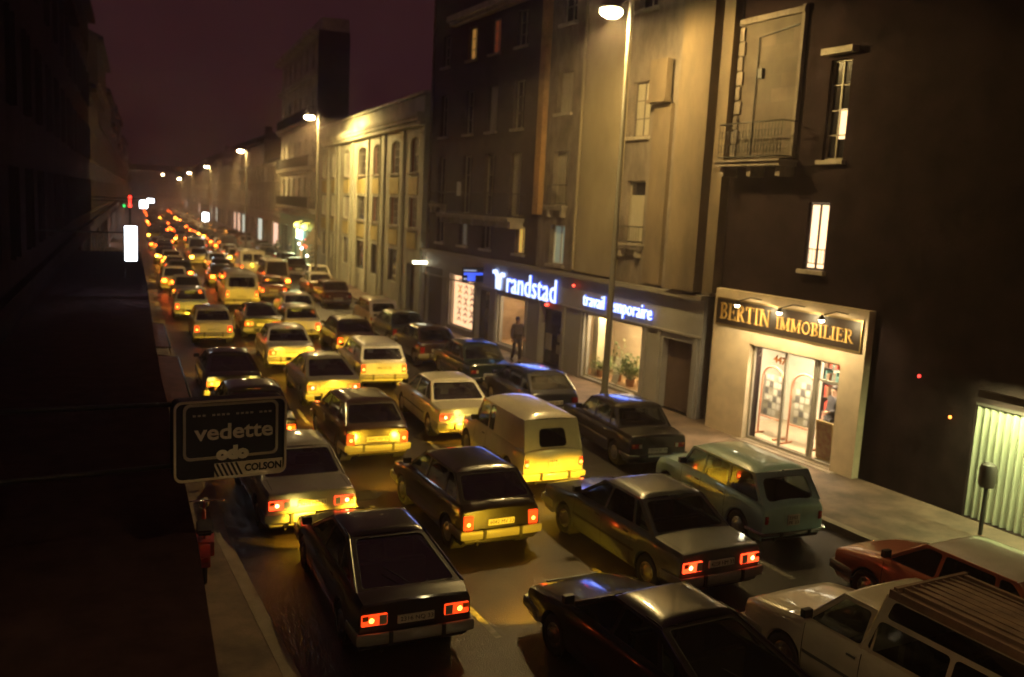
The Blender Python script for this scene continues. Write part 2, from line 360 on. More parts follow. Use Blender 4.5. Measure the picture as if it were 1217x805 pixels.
def make_car(name, T, near=True):
    L, W = T['L'], T['W']; h = L / 2
    root = empty(name)
    prof = T['prof']                  # (y, z) top line of the lower body front to back
    belt = lambda y: poly_z(prof, y)
    R_, ax = T.get('R', .315), T['axles']; wr = T.get('wr', .285)
    C0, C1 = T['cabs'][0]['y'][0], T['cabs'][-1]['y'][3]
    st = set([h, h - .012, h - .05, h - .14, -h, -h + .012, -h + .04, -h + .12])
    for a in ax:
        for k in range(11): st.add(round(a + R_ * math.cos(math.pi * k / 10), 4))
    for (y, z) in prof: st.add(y)
    for c in (C0 - .03, C0 - .10, C1 + .03, C1 + .10): st.add(c)
    k = h
    while k > -h: st.add(round(k, 3)); k -= .3
    st = sorted(st, reverse=True); rows = []; flags = []
    tf, tr_ = T.get('taperf', .10), T.get('taperr', .06)
    def half(y, z):
        e = W / 2 * (1 - tf * max(0, (y - (h - .9)) / .9) ** 2.2 - tr_ * max(0, (-(h - .7) - y) / .7) ** 2.2)
        return e * (1 - .05 * ((z - .52) / .42) ** 2)
    rk, fk = T.get('rake_r', 0), T.get('rake_f', 0); sr = T.get('shoulder', .05)
    wbf = .915
    for y in st:
        zb = .20
        for a in ax:
            if abs(y - a) < R_: zb = max(zb, wr + math.sqrt(max(0, R_ * R_ - (y - a) ** 2)))
        if y > h - .05: zb = max(zb, .26)
        if y < -h + .05: zb = max(zb, .28)
        zt = belt(y); e = 0
        if y >= h - .011 or y <= -h + .011: e = 1
        inn = (C1 + .05 < y < C0 - .05)
        zt2 = zt - (.025 * e)
        z = [zb, zb, zb + (zt2 - zb) * .10, zb + (zt2 - zb) * .32, zb + (zt2 - zb) * .62, zt2 - sr - .03, zt2 - sr * .35]
        xs = [0, half(y, zb) * .95, half(y, z[2]), half(y, z[3]), half(y, z[4]), half(y, z[5]), half(y, z[6]) * (1 - sr * .5)]
        xs = [x * (1 - .03 * e) for x in xs]
        z.append(zt2 + .004); xs.append(W / 2 * wbf * (half(y, .52) / (W / 2)) * (1 - .03 * e))
        cr = T.get('hcrown', .03)
        if inn: z += [zt2 - .02, zt2 - .42]; xs += [W / 2 * .87, W / 2 * .80]; z.append(zt2 - .42); xs.append(0)
        else: z += [zt2 + cr * .5, zt2 + cr * .9]; xs += [W / 2 * .6, W / 2 * .3]; z.append(zt2 + cr); xs.append(0)
        def yy(q):
            wgt = max(0, (abs(y) - h + .5) / .5)
            return y + (rk * (q - .55) * wgt if y < 0 else -fk * (q - .55) * wgt)
        left = [(-x, yy(q), q) for x, q in zip(xs, z)]
        right = [(x, yy(q), q) for x, q in zip(xs, z)][::-1]
        rows.append(left + right[1:-1])       # closed loop: bottom centre .. top centre .. back
        flags.append(inn)
    n = len(rows[0]); body = MB()
    def mif(a, b):
        if b in (0, n - 1): return 2
        return 0 if not (flags[a] and flags[a + 1]) or not (8 <= b <= n - 9) else 3
    def mif2(a, b):
        bb = b if b < 10 else n - 1 - b
        if bb == 0: return 2
        if flags[a] and flags[a + 1] and bb >= 7: return 3
        return 0
    body.grid(rows, smooth=True, closed=True, mif=mif2)
    body.face(rows[0][::-1], 0); body.face(rows[-1], 0)
    for a in ax:   # dark wheel wells
        for sx in (-1, 1):
            body.lathe([(R_ - .004, 0), (R_ - .004, -sx * .25), (0, -sx * .25)], (sx * (W / 2 - .03), a, wr), 'x', 20, 2)
    # door gaps, following the side skin
    for ys_ in T['doors']:
        for sx in (-1, 1):
            zs = [.27 + (belt(ys_) - .31) * k / 6 for k in range(7)]
            body.grid([[(sx * (half(ys_ + d, q) + .0025), ys_ + d, q) for q in zs] for d in (-.006, .006)], 4, False)
    for sx in (-1, 1):      # sill and rubbing strip
        yv = [T['axles'][0] - R_ - .03 - k * (T['axles'][0] - T['axles'][1] - 2 * R_ - .06) / 8 for k in range(9)]
        body.grid([[(sx * (half(y, q) + .006), y, q) for y in yv] for q in (.50, .545)], 5 if T.get('strip', True) else 0, False)
    parts = []
    for C in T['cabs']: cabin(body, parts, C, W, belt, wbf)
    # bonnet and boot cut lines
    for (ya, yb) in T.get('lids', []):
        for sx in (-1, 1):
            body.grid([[(sx * (W / 2 * .80 + d), lerp(ya, yb, k / 8), belt(lerp(ya, yb, k / 8)) + T.get('hcrown', .03) * .32 + .0035) for k in range(9)] for d in (-.005, .005)], 4, False)
    for extra in T.get('extra', []): extra(body, T)
    b = body.build('body', [paint_default, rubber, under, interior, rubber, T.get('stripmat', rubber), dullmetal, roof_brown], root, merge=True)
    for (nm, g_, mt) in parts: g_.build(nm, mt, root, merge=False)
    # wheels
    for a in ax:
        for sx in (-1, 1):
            wv = MB(); r = wr; t = .155 / 2
            wv.lathe([(r * .60, -t * .8), (r * .9, -t), (r * .985, -t * .75), (r, -t * .3), (r, t * .3), (r * .985, t * .75), (r * .9, t), (r * .60, t * .8)], (0, 0, 0), 'x', 24, 0)
            wv.lathe([(r * .62, sx * t * .55), (r * .62, sx * t * .85), (r * .55, sx * t * .7)], (0, 0, 0), 'x', 24, 0)
            wo = wv.build('wheel', tyre, root, loc=(sx * (W / 2 - .10), a, wr), merge=False)
            hb = MB(); hb.lathe([(r * .62, sx * t * .70), (r * .57, sx * t * .95), (r * .40, sx * t * .60), (r * .30, sx * t * 1.05), (r * .12, sx * t * 1.15), (0, sx * t * 1.15)], (0, 0, 0), 'x', 20, 0)
            for k in range(8):
                an = k * math.pi / 4; hb.box(sx * t * .55, sx * t * .98, math.cos(an) * r * .47 - .012, math.cos(an) * r * .47 + .012, math.sin(an) * r * .47 - .012, math.sin(an) * r * .47 + .012)
            hb.build('hubcap', dullmetal, wo, merge=False)
    # bumpers: a bowed bar with returns round the corners
    def bumper(nm, ye, sgn, z0, hgt, matl, over=.07):
        g_ = MB(); sec = [(-.5, -.35), (-.5, .35), (-.25, .5), (.25, .5), (.5, .3), (.5, -.3), (.25, -.5), (-.25, -.5)]
        path = []
        wv_ = half(ye, .5) + .025
        for k in range(13):
            u = -1 + 2 * k / 12; path.append((u * wv_ * .985, ye + sgn * (over * (1 - .35 * u * u)), 0))
        path = [(-wv_ - .012, ye - sgn * .42, 0), (-wv_ - .006, ye - sgn * .10, 0)] + path + [(wv_ + .006, ye - sgn * .10, 0), (wv_ + .012, ye - sgn * .42, 0)]
        rws = []
        for k, p in enumerate(path):
            a_ = Vector(path[max(0, k - 1)]); b_ = Vector(path[min(len(path) - 1, k + 1)]); d = (b_ - a_).normalized(); nn = Vector((d.y, -d.x, 0))
            rws.append([Vector(p) + nn * (q[0] * .06) + Vector((0, 0, z0 + q[1] * hgt)) for q in sec])
        g_.grid(rws, 0, True, True); g_.face(rws[0], 0); g_.face(rws[-1][::-1], 0)
        for sx in (-1, 1): g_.box(sx * W * .22 - .025, sx * W * .22 + .025, min(ye + sgn * (over + .01), ye + sgn * (over + .05)), max(ye + sgn * (over + .01), ye + sgn * (over + .05)), z0 - hgt * .62, z0 + hgt * .62, 1)
        return g_.build(nm, [matl, rubber], root)
    bm_ = T.get('bumper', bumpgrey); bz, bh = T.get('bz', .42), T.get('bh', .15)
    bumper('bumper', -h, -1, bz, bh, bm_); bumper('bumper', h, 1, bz - .02, bh, bm_)
    # tail lights
    tz, th, tw, tx = T['tail']          # centre z, height, width, outer x inset
    def yr(q): return -h + rk * (q - .55)
    for sx in (-1, 1):
        xo = half(-h, tz) * .97 - tx; xi = xo - tw; x0, x1 = (xi, xo) if sx > 0 else (-xo, -xi)
        g_ = MB(); g_.box(x0, x1, yr(tz) - .028, yr(tz) + .03, tz - th / 2, tz + th / 2, 0)
        tl = g_.build('tail_light', [reddull], root, bevel=.008)
        xm = (lerp(x0, x1, .62) if sx > 0 else lerp(x0, x1, .38)) if tw > .2 else (x0 + x1) / 2
        g_ = MB(); g_.ellipsoid((xm, yr(tz) - .030, tz - (0 if tw > .2 else th * .1)), .036, .010, .036, 10); g_.build('bulb', [reddull], tl)
        if tw > .2:
            xa, xb = (x0 + .008, x0 + tw * .32) if sx > 0 else (x1 - tw * .32, x1 - .008)
            g_ = MB(); g_.box(xa, xb, yr(tz) - .033, yr(tz) - .02, tz - th / 2 + .01, tz + th / 2 - .01); g_.build('reversing_lens', revlens, tl)
            xa, xb = (x1 - tw * .26, x1 - .008) if sx > 0 else (x0 + .008, x0 + tw * .26)
            g_ = MB(); g_.box(xa, xb, yr(tz) - .033, yr(tz) - .02, tz + .004, tz + th / 2 - .008); g_.build('indicator_lens', orangelens, tl)
        hz, hr = T.get('head', (.60, .085)); g_ = MB(); xh = half(h, hz) * .94 - hr - .03
        if T.get('round_head'):
            g_.lathe([(hr * 1.12, -.05), (hr * 1.12, .02), (hr, .03), (hr * .6, .055), (0, .062)], (sx * xh, h - fk * (hz - .55), hz), 'y', 18)
        else: g_.box(sx * xh - hr * 1.3, sx * xh + hr * 1.3, h - fk * (hz - .55) - .05, h - fk * (hz - .55) + .022, hz - hr * .8, hz + hr * .8)
        g_.build('headlight', [headoff], root, bevel=0 if T.get('round_head') else .01)
    g_ = MB(); g_.box(-W * .26, W * .26, h - .02, h + .012, .50, .66)
    for k in range(4): g_.box(-W * .26, W * .26, h + .010, h + .02, .52 + k * .038, .535 + k * .038)
    g_.build('grille', plastic, root)
    # number plate
    pz = T.get('plate', tz); pw, ph = T.get('psize', (.50, .11))
    g_ = MB(); g_.box(-pw / 2, pw / 2, yr(pz) - .022, yr(pz) + .01, pz - ph / 2, pz + ph / 2); pl = g_.build('number_plate', platem, root)
    tx_ = text_mesh('plate_number', T.get('ptxt', '4258 HM 33'), .1, platetext, pl, extrude=.002)
    if '\n' in T.get('ptxt', ''): scale_to(tx_, pw * .84, ph * .74)
    else: scale_to(tx_, pw * .9, ph * .62)
    ys2 = [v.co.y for v in tx_.data.vertices]
    tx_.rotation_euler = (R(90), 0, 0); tx_.location = (-pw * .43, yr(pz) - .026, pz - max(ys2) / 2)
    # handles, mirror, exhaust, wiper, seats
    for ys_ in T['handles']:
        for sx in (-1, 1):
            zq = belt(ys_) - .13; g_ = MB(); g_.box(sx * half(ys_, zq) - .012, sx * half(ys_, zq) + .022, ys_ - .07, ys_ + .07, zq - .014, zq + .014); g_.build('door_handle', T.get('stripmat', rubber), root, bevel=.005)
    C = T['cabs'][0]; y0 = C['y'][0] - .12
    g_ = MB(); xs_ = -(W / 2 * wbf + .07); g_.box(xs_ - .075, xs_ + .075, y0 - .03, y0 + .05, belt(y0) + .06, belt(y0) + .17); g_.tube([(xs_ + .03, y0, belt(y0) + .08), (xs_ + .12, y0 - .02, belt(y0) + .01)], .012, 6); g_.build('mirror', rubber, root, bevel=.012)
    g_ = MB(); g_.tube([(-W * .28, -h + .35, .25), (-W * .28, -h - .03, .235)], .022, 10); g_.build('exhaust', under, root)
    g_ = MB()
    sy = C['y'][1] - .40
    for q, (yy_, ww) in enumerate([(sy, .23), (sy - .80, .5)]) if T.get('rearseat', True) else [(0, (sy, .23))]:
        for sx in ((-1, 1) if q == 0 else (0,)):
            cx = sx * W * .21
            g_.box(cx - ww, cx + ww, yy_ - .06, yy_ + .07, .5, belt(yy_) + .08); g_.box(cx - ww, cx + ww, yy_, yy_ + .48, .40, .52)
            if q == 0: g_.box(cx - .11, cx + .11, yy_ - .03, yy_ + .05, belt(yy_) + .11, belt(yy_) + .26)
    g_.build('seat', seatm, root, bevel=.03)
    if T.get('wiper'):
        Cl = T['cabs'][-1]; a = Vector((.0, Cl['y'][3] - .012, belt(Cl['y'][3]) + .05)); dv = Vector((0, Cl['y'][2] - Cl['y'][3], Cl['zt'] - .08 - belt(Cl['y'][3])))
        g_ = MB(); g_.tube([a, a + dv * .35 + Vector((-.28, -.015, 0))], .008, 6); g_.build('wiper', rubber, root)
    for (nm, fn) in T.get('parts', []): fn(root, T)
    index_kids(root)
    root['hh'] = h
    return root
paint_default = P_grey
roof_brown = mat('ribbed_vinyl_roof', (.26, .17, .12), .6, noise=.3, nscale=4)
def aerial(root, T):
    C = T['cabs'][0]; g_ = MB(); g_.tube([(0, C['y'][1] - .1, C['zt'] - .01), (0, C['y'][1] - .35, C['zt'] + .32)], [.006, .003], 6); g_.build('aerial', rubber, root)

def sides(y, nb, m0=(.035, .035, .035, .035), solid=()):
    # split a cabin side between cowl/roof-front and base/roof-rear at the given pillars: (bottom y, top y)
    yf0, yf1, yr1, yr0 = y; cuts = [(yf0, yf1)] + nb + [(yr0, yr1)]; out = []
    for k, (a, b) in enumerate(zip(cuts, cuts[1:])):
        mg = [.03, .03, .035, .03]
        if k == 0: mg[3] = .05
        if k == len(cuts) - 2: mg[1] = .07
        out.append((a[0], a[1], b[0], b[1], 's' if k in solid else 'w', mg))
    return out
def cab(y, zt, nb, **kw):
    d = dict(y=y, zt=zt, side=sides(y, nb, solid=kw.pop('solid', ())), front=(.05, .06, .05, .06), rear=(.07, .08, .06, .08)); d.update(kw); return d
TYPES = {}
TYPES['sedan'] = dict(L=4.32, W=1.68, prof=[(2.16, .70), (1.95, .745), (1.05, .86), (.9, .88), (-1.25, .90), (-1.40, .90), (-2.12, .865), (-2.16, .85)],
    axles=(1.30, -1.33), cabs=[cab((.98, .28, -.82, -1.42), 1.40, [(.02, -.02), (-.85, -.66)])], doors=(.93, .02, -.87), handles=(.17, -.70),
    tail=(.66, .16, .36, .01), lids=[(1.95, 1.08), (-1.45, -2.0)], plate=.66, bz=.44, rake_f=.1, parts=[('a', aerial)])
TYPES['boxy'] = dict(L=3.95, W=1.58, prof=[(1.98, .74), (1.85, .77), (.95, .86), (-1.2, .88), (-1.32, .88), (-1.95, .85), (-1.98, .83)],
    axles=(1.22, -1.22), cabs=[cab((.92, .42, -.86, -1.30), 1.40, [(.02, -.0), (-.84, -.72)], wt=.80)], doors=(.88, .02, -.86), handles=(.15, -.70),
    tail=(.62, .11, .26, .02), lids=[(1.85, 1.0), (-1.35, -1.9)], plate=.50, bumper=chrome, bz=.40, bh=.09, stripmat=chrome, round_head=True, head=(.62, .08), ptxt='7713 JK 33')
TYPES['hatch'] = dict(L=3.74, W=1.57, prof=[(1.87, .66), (1.70, .72), (.95, .86), (.8, .88), (-1.62, .92), (-1.75, .90), (-1.87, .82)],
    axles=(1.15, -1.27), cabs=[cab((.92, .28, -1.18, -1.72), 1.39, [(-.02, -.06), (-.95, -.90)], wt=.77)], doors=(.86, -.02, -.92), handles=(.14, -.78),
    tail=(.62, .24, .17, .01), head=(.55, .08), lids=[(1.7, .98)], plate=.60, rake_r=.12, wiper=True, ptxt='6042 MV 33')
TYPES['orange_lit_hatch'] = dict(TYPES['hatch']); TYPES['orange_lit_hatch'].update(cabs=[dict(TYPES['hatch']['cabs'][0], roofmat=7)])  # own roof slot keeps the painted-in orange light off the roof
TYPES['fastback'] = dict(L=4.20, W=1.64, prof=[(2.10, .62), (1.9, .68), (1.05, .83), (.9, .85), (-1.75, .92), (-1.88, .92), (-2.10, .86)],
    axles=(1.25, -1.27), cabs=[cab((1.0, .22, -.72, -1.84), 1.34, [(.0, -.05), (-1.0, -.74)], wt=.70, rear=(.06, .10, .06, .10))], doors=(.95, 0, -.92), handles=(.16, -.76),
    tail=(.66, .15, .34, .01), head=(.52, .07), lids=[(1.9, 1.05)], plate=.62, wiper=True, ptxt='2316 NQ 33')
TYPES['estate'] = dict(L=4.05, W=1.60, prof=[(2.02, .68), (1.85, .73), (1.05, .86), (.9, .88), (-1.9, .91), (-1.97, .90), (-2.02, .84)],
    axles=(1.25, -1.25), cabs=[cab((1.0, .38, -1.62, -1.92), 1.42, [(.08, .04), (-.72, -.70)], wt=.80, rear=(.05, .09, .09, .09))], doors=(.95, .08, -.72), handles=(.24, -.58),
    tail=(.68, .25, .13, .005), lids=[(1.85, 1.05)], plate=.70, wiper=True, ptxt='945 GS 33')
TYPES['four'] = dict(L=3.66, W=1.48, prof=[(1.83, .70), (1.72, .80), (1.40, .88), (.85, .93), (.7, .93), (-1.55, .90), (-1.74, .88), (-1.83, .80)],
    axles=(1.28, -1.14), cabs=[cab((.82, .52, -1.40, -1.74), 1.50, [(.08, .05), (-.72, -.70)], wt=.84, drop=.07, crown=.05, exp=6, rear=(.055, .15, .12, .15), rrad=.11)],
    doors=(.74, .08, -.72), handles=(.20, -.60), tail=(.62, .15, .07, .02), head=(.66, .085), round_head=True, plate=.58, psize=(.27, .20), ptxt='3392\nPE 33', bumper=chrome, bz=.36, bh=.07,
    wr=.29, R=.33, hcrown=.06, taperf=.16, strip=False, bh2=0, shoulder=.07)
TYPES['box_four'] = dict(L=3.85, W=1.50, prof=[(1.92, .70), (1.82, .80), (1.5, .88), (.98, .93), (.8, .93), (.05, .92), (-1.84, .92), (-1.925, .90)],
    axles=(1.36, -1.12), cabs=[cab((.92, .60, -1.66, -1.88), 1.72, [(.12, .10), (-.22, -.20)], wt=.84, solid=(2,), drop=.12, crown=.06, exp=4.5, rear=(.09, .36, .20, .36), rrad=.09)],
    doors=(.80, .12), handles=(.28,), tail=(.66, .17, .08, .0), head=(.66, .085), round_head=True, plate=.66, psize=(.27, .20), ptxt='1874\nLD 33', bumper=paint('cream', (.62, .57, .44)), bz=.40, bh=.12,
    wr=.29, R=.33, hcrown=.06, taperf=.16, strip=False, rearseat=False)
TYPES['van'] = dict(L=4.45, W=1.82, prof=[(2.22, .90), (2.15, 1.05), (1.75, 1.10), (-2.15, 1.12), (-2.22, 1.05)],
    axles=(1.35, -1.30), cabs=[cab((1.95, 1.38, -2.02, -2.17), 1.95, [(.95, .90), (-.15, -.15), (-1.1, -1.1)], wt=.84, drop=.12, crown=.06, exp=4.5, rear=(.06, .16, .13, .16), rrad=.12, solid=(2,))],
    doors=(1.75, .95, -.15), handles=(1.08,), tail=(.80, .30, .12, .03), plate=.66, bz=.48, bh=.14, wr=.31, R=.35, head=(.75, .09), round_head=True, rearseat=False, ptxt='5521 RA 33')
def twin_doors(body, T):
    body.box(-.012, .012, -T['L'] / 2 - .012, -T['L'] / 2 + .05, .45, 1.12, 4); body.box(-.05, .05, -2.16, -2.05, 1.10, 1.72, 0)
TYPES['panel_van'] = dict(TYPES['van']); TYPES['panel_van'].update(W=1.85, L=4.3, cabs=[cab((1.95, 1.45, -2.03, -2.10), 2.02, [(.95, .92), (-.4, -.4)], wt=.90, drop=.08, crown=.04, exp=6, rear=(.08, .20, .18, .20), rrad=.06, solid=(1, 2))],
    prof=[(2.15, .90), (2.08, 1.05), (1.75, 1.10), (-2.10, 1.12), (-2.15, 1.05)], extra=[twin_doors], doors=(1.75, .95))
# leisure estate with a raised glazed rear and a ribbed brown roof
def ribs(body, T):
    C = T['cabs'][1]; wt = C['wt'] * T['W'] / 2
    for k in range(9):
        x = -wt * .82 + k * wt * .205; body.box(x - .012, x + .012, C['y'][2] + .12, C['y'][1] - .12, C['zt'] - .05, C['zt'] + .004, 7)
    body.box(-wt * .97, wt * .97, C['y'][1] - .10, C['y'][1] - .05, C['zt'] - .13, C['zt'] + .005, 7)
    for sx in (-1, 1): body.box(sx * wt * .985 - .02, sx * wt * .985 + .02, C['y'][2] + .05, C['y'][1] - .02, C['zt'] - .13, C['zt'] - .03, 7)
ly = (.16, -.06, -2.02, -2.10)
TYPES['leisure'] = dict(L=4.30, W=1.66, prof=[(2.15, .70), (2.0, .78), (1.15, .90), (1.0, .92), (.16, .93), (-2.1, .95), (-2.15, .90)],
    axles=(1.33, -1.22), cabs=[dict(y=(1.08, .55, -.02, .02), zt=1.52, wt=.80, drop=.05, crown=.03, side=[(1.08, .55, .10, .04, 'w', [.04, .07, .045, .06])], front=(.05, .06, .05, .06), rear=None),
        dict(y=ly, zt=1.80, wt=.79, drop=.07, crown=.03, exp=7, side=[(ly[0], ly[1], ly[3], ly[2], 'split', [])], front=None, rear=(.06, .10, .10, .10), roofmat=7)],
    doors=(1.0, .10), handles=(.24,), tail=(.72, .26, .12, .01), lids=[(2.0, 1.15)], extra=[ribs], plate=.60, head=(.62, .10), ptxt='8120 TB 33', stripmat=plastic)

def override(o, k, m_):
    o.material_slots[k].link = 'OBJECT'; o.material_slots[k].material = m_
PROTO = {}
def beam(car, L, watts, xs=(-.5, .5), z=.62):
    for x in xs:
        ld = bpy.data.lights.new('headlight_beam', 'SPOT'); ld.energy = watts; ld.color = (1.0, .55, .02); ld.spot_size = R(112); ld.spot_blend = .35; ld.shadow_soft_size = .07
        lo = bpy.data.objects.new('headlight_beam', ld); col.objects.link(lo); lo.parent = car; lo.location = (x, L / 2 + .09, z); lo.rotation_euler = (R(46), 0, 0)
BEAM_NEAR, BEAM_FAR = 175.0, 150.0
def place_car(kind, x, y, turn, pnt, label, tail='dim', heads=True, group='cars queuing in the traffic jam', roof=None, watts=None):
    if kind not in PROTO: PROTO[kind] = make_car(NAMES[kind], TYPES[kind])
    o = PROTO[kind]; L = TYPES[kind]['L']; a = R(turn)
    c = copy_tree(o); c.location = (x + math.sin(a) * L / 2, y + math.cos(a) * L / 2, .004); c.rotation_euler = (0, 0, -a)
    cat = {'van': 'van', 'panel_van': 'van', 'box_four': 'van'}.get(kind, 'car')
    tag(c, label, cat, group)
    for ch in c.children:
        nm = ch.name.split('.')[0]
        if nm == 'body':
            override(ch, 0, pnt)
            if roof: override(ch, 7, roof)
        elif nm == 'tail_light' and tail != 'off':
            override(ch, 0, {'dim': lamp_dim, 'brake': lamp_brake}[tail])
            for c2 in ch.children:
                if c2.name.startswith('bulb'): override(c2, 0, {'dim': bulb_dim, 'brake': bulb_brake}[tail])
        elif nm == 'headlight' and heads: override(ch, 0, headon)
        elif nm == 'bumper' and kind == 'box_four': override(ch, 0, pnt)
        elif nm == 'number_plate' and heads and 0: pass
    if heads: beam(c, L, watts or BEAM_NEAR)
    return c
NAMES = dict(orange_lit_hatch='hatchback_car', sedan='sedan_car', boxy='boxy_sedan_car', hatch='hatchback_car', fastback='fastback_car', estate='estate_car', four='tall_hatchback_car', box_four='box_bodied_van', van='window_van', panel_van='panel_van', leisure='leisure_estate_car')
PK = 'cars parked along the right kerb'
place_car('leisure', 9.42, 4.62, 0, P_cream, 'cream car with raised rear roof of ribbed brown vinyl at the bottom right', 'off', False)
place_car('fastback', 6.80, 6.35, 0, P_black, 'glossy black car at the bottom centre with blue sign glints on its roof', 'dim', watts=260)
place_car('fastback', 4.22, 10.25, 3.2, P_black, 'black fastback at the bottom left with glowing orange tail lights', 'dim', watts=240)
place_car('sedan', 9.3, 10.17, .5, P_grey, 'slate grey saloon with red brake lights beside the pale green hatchback', 'brake')
place_car('sedan', 4.10, 14.93, 2.5, P_silver, 'silver saloon with one bright brake light behind the hanging shop sign', 'brake')
place_car('hatch', 6.93, 13.13, 1.5, P_black, 'dark hatchback with yellow lit bumper left of the cream box van', 'dim')
place_car('box_four', 9.53, 15.79, 3.5, P_cream, 'cream box-bodied small van with a rounded roof and brightly lit rear', 'dim')
place_car('four', 12.1, 11.44, 4, P_green, 'pale green tall hatchback parked in front of the lit estate agency', 'off', False, PK)
place_car('orange_lit_hatch', 12.2, 6.2, 1, P_orange_lit, 'white-roofed hatchback with warm light painted into its orange body, parked near the corrugated shutter', 'off', False, PK, roof=P_white)
place_car('boxy', 12.72, 16.39, 7, P_black, 'black boxy saloon with chrome bumper parked by the street lamp', 'off', False, PK)
place_car('hatch', 12.65, 21.1, 5, P_dkblue, 'dark blue hatchback parked behind the black boxy saloon, sign glints on its side', 'off', False, PK)
place_car('boxy', 12.9, 25.7, 5, P_dkgreen, 'dark green boxy saloon parked opposite the walking pedestrian', 'off', False, PK)
place_car('hatch', 12.85, 30.0, 5, P_brown, 'dark brown hatchback parked third in front of the lamp post', 'off', False, PK)
place_car('hatch', 13.35, 34.3, 5, P_dkgreen, 'dark green hatchback parked just behind the small cream hatchback', 'off', False, PK)
place_car('four', 13.75, 38.5, 5, P_cream, 'small cream tall hatchback parked beside the pale green office building', 'off', False, PK)
place_car('boxy', 14.3, 47.6, 5, P_dkred, 'maroon boxy saloon parked along the pale office building', 'off', False, PK)
place_car('hatch', 14.9, 53.2, 5, P_beige, 'beige hatchback parked ahead of the maroon saloon', 'off', False, PK)
place_car('hatch', 6.66, 18.86, 3, P_brown, 'dark brown hatchback with yellow bumper behind the black one, left lane of two', 'dim')
place_car('sedan', 9.49, 20.06, 5.5, P_cream, 'cream saloon with yellow lit tail just ahead of the cream box van', 'brake')
place_car('sedan', 4.35, 20.2, 4, P_black, 'black saloon mostly hidden behind the hanging shop sign', 'dim')
place_car('fastback', 7.23, 24.29, 5, P_silver, 'silver fastback with wide rear window and bright red brake lights', 'brake')
place_car('estate', 9.54, 26.63, 6, P_white, 'white estate car with upright rear window and yellow lit tailgate', 'dim')
place_car('fastback', 4.69, 25.47, 4.5, P_black, 'black fastback with bright yellow bumper, left lane above the shop sign', 'dim')
place_car('sedan', 7.46, 30.15, 6, P_white, 'white saloon with yellow lit tail ahead of the silver fastback', 'dim')
place_car('hatch', 10.5, 32.5, 5, P_brown, 'dark brown hatchback ahead of the white estate car', 'dim')
place_car('hatch', 5.86, 36.2, 5, P_cream, 'cream hatchback in the left lane behind the pale blue one', 'dim')
place_car('fastback', 8.0, 37.2, 5, P_dkgreen, 'dark green fastback between the cream hatchback and the white saloon', 'dim')
place_car('hatch', 9.5, 36.6, 5, P_cream, 'cream hatchback ahead of the dark brown one in the third lane', 'dim')
place_car('hatch', 10.6, 41.5, 5, P_white, 'white hatchback directly behind the white window van, right side', 'dim')
place_car('hatch', 6.05, 43.5, 5, P_blue, 'pale blue hatchback leading the cream one in the left lane', 'dim')
place_car('van', 9.06, 47.2, 5, P_white, 'white window van with a rounded roof in the middle of the queue', 'dim')
place_car('hatch', 11.5, 50.8, 5, P_red, 'dark red hatchback to the right of the white window van', 'dim')
place_car('panel_van', 13.1, 64.5, 5, P_cream, 'tall cream panel van with twin rear doors, farther than the white van', 'dim', watts=220)

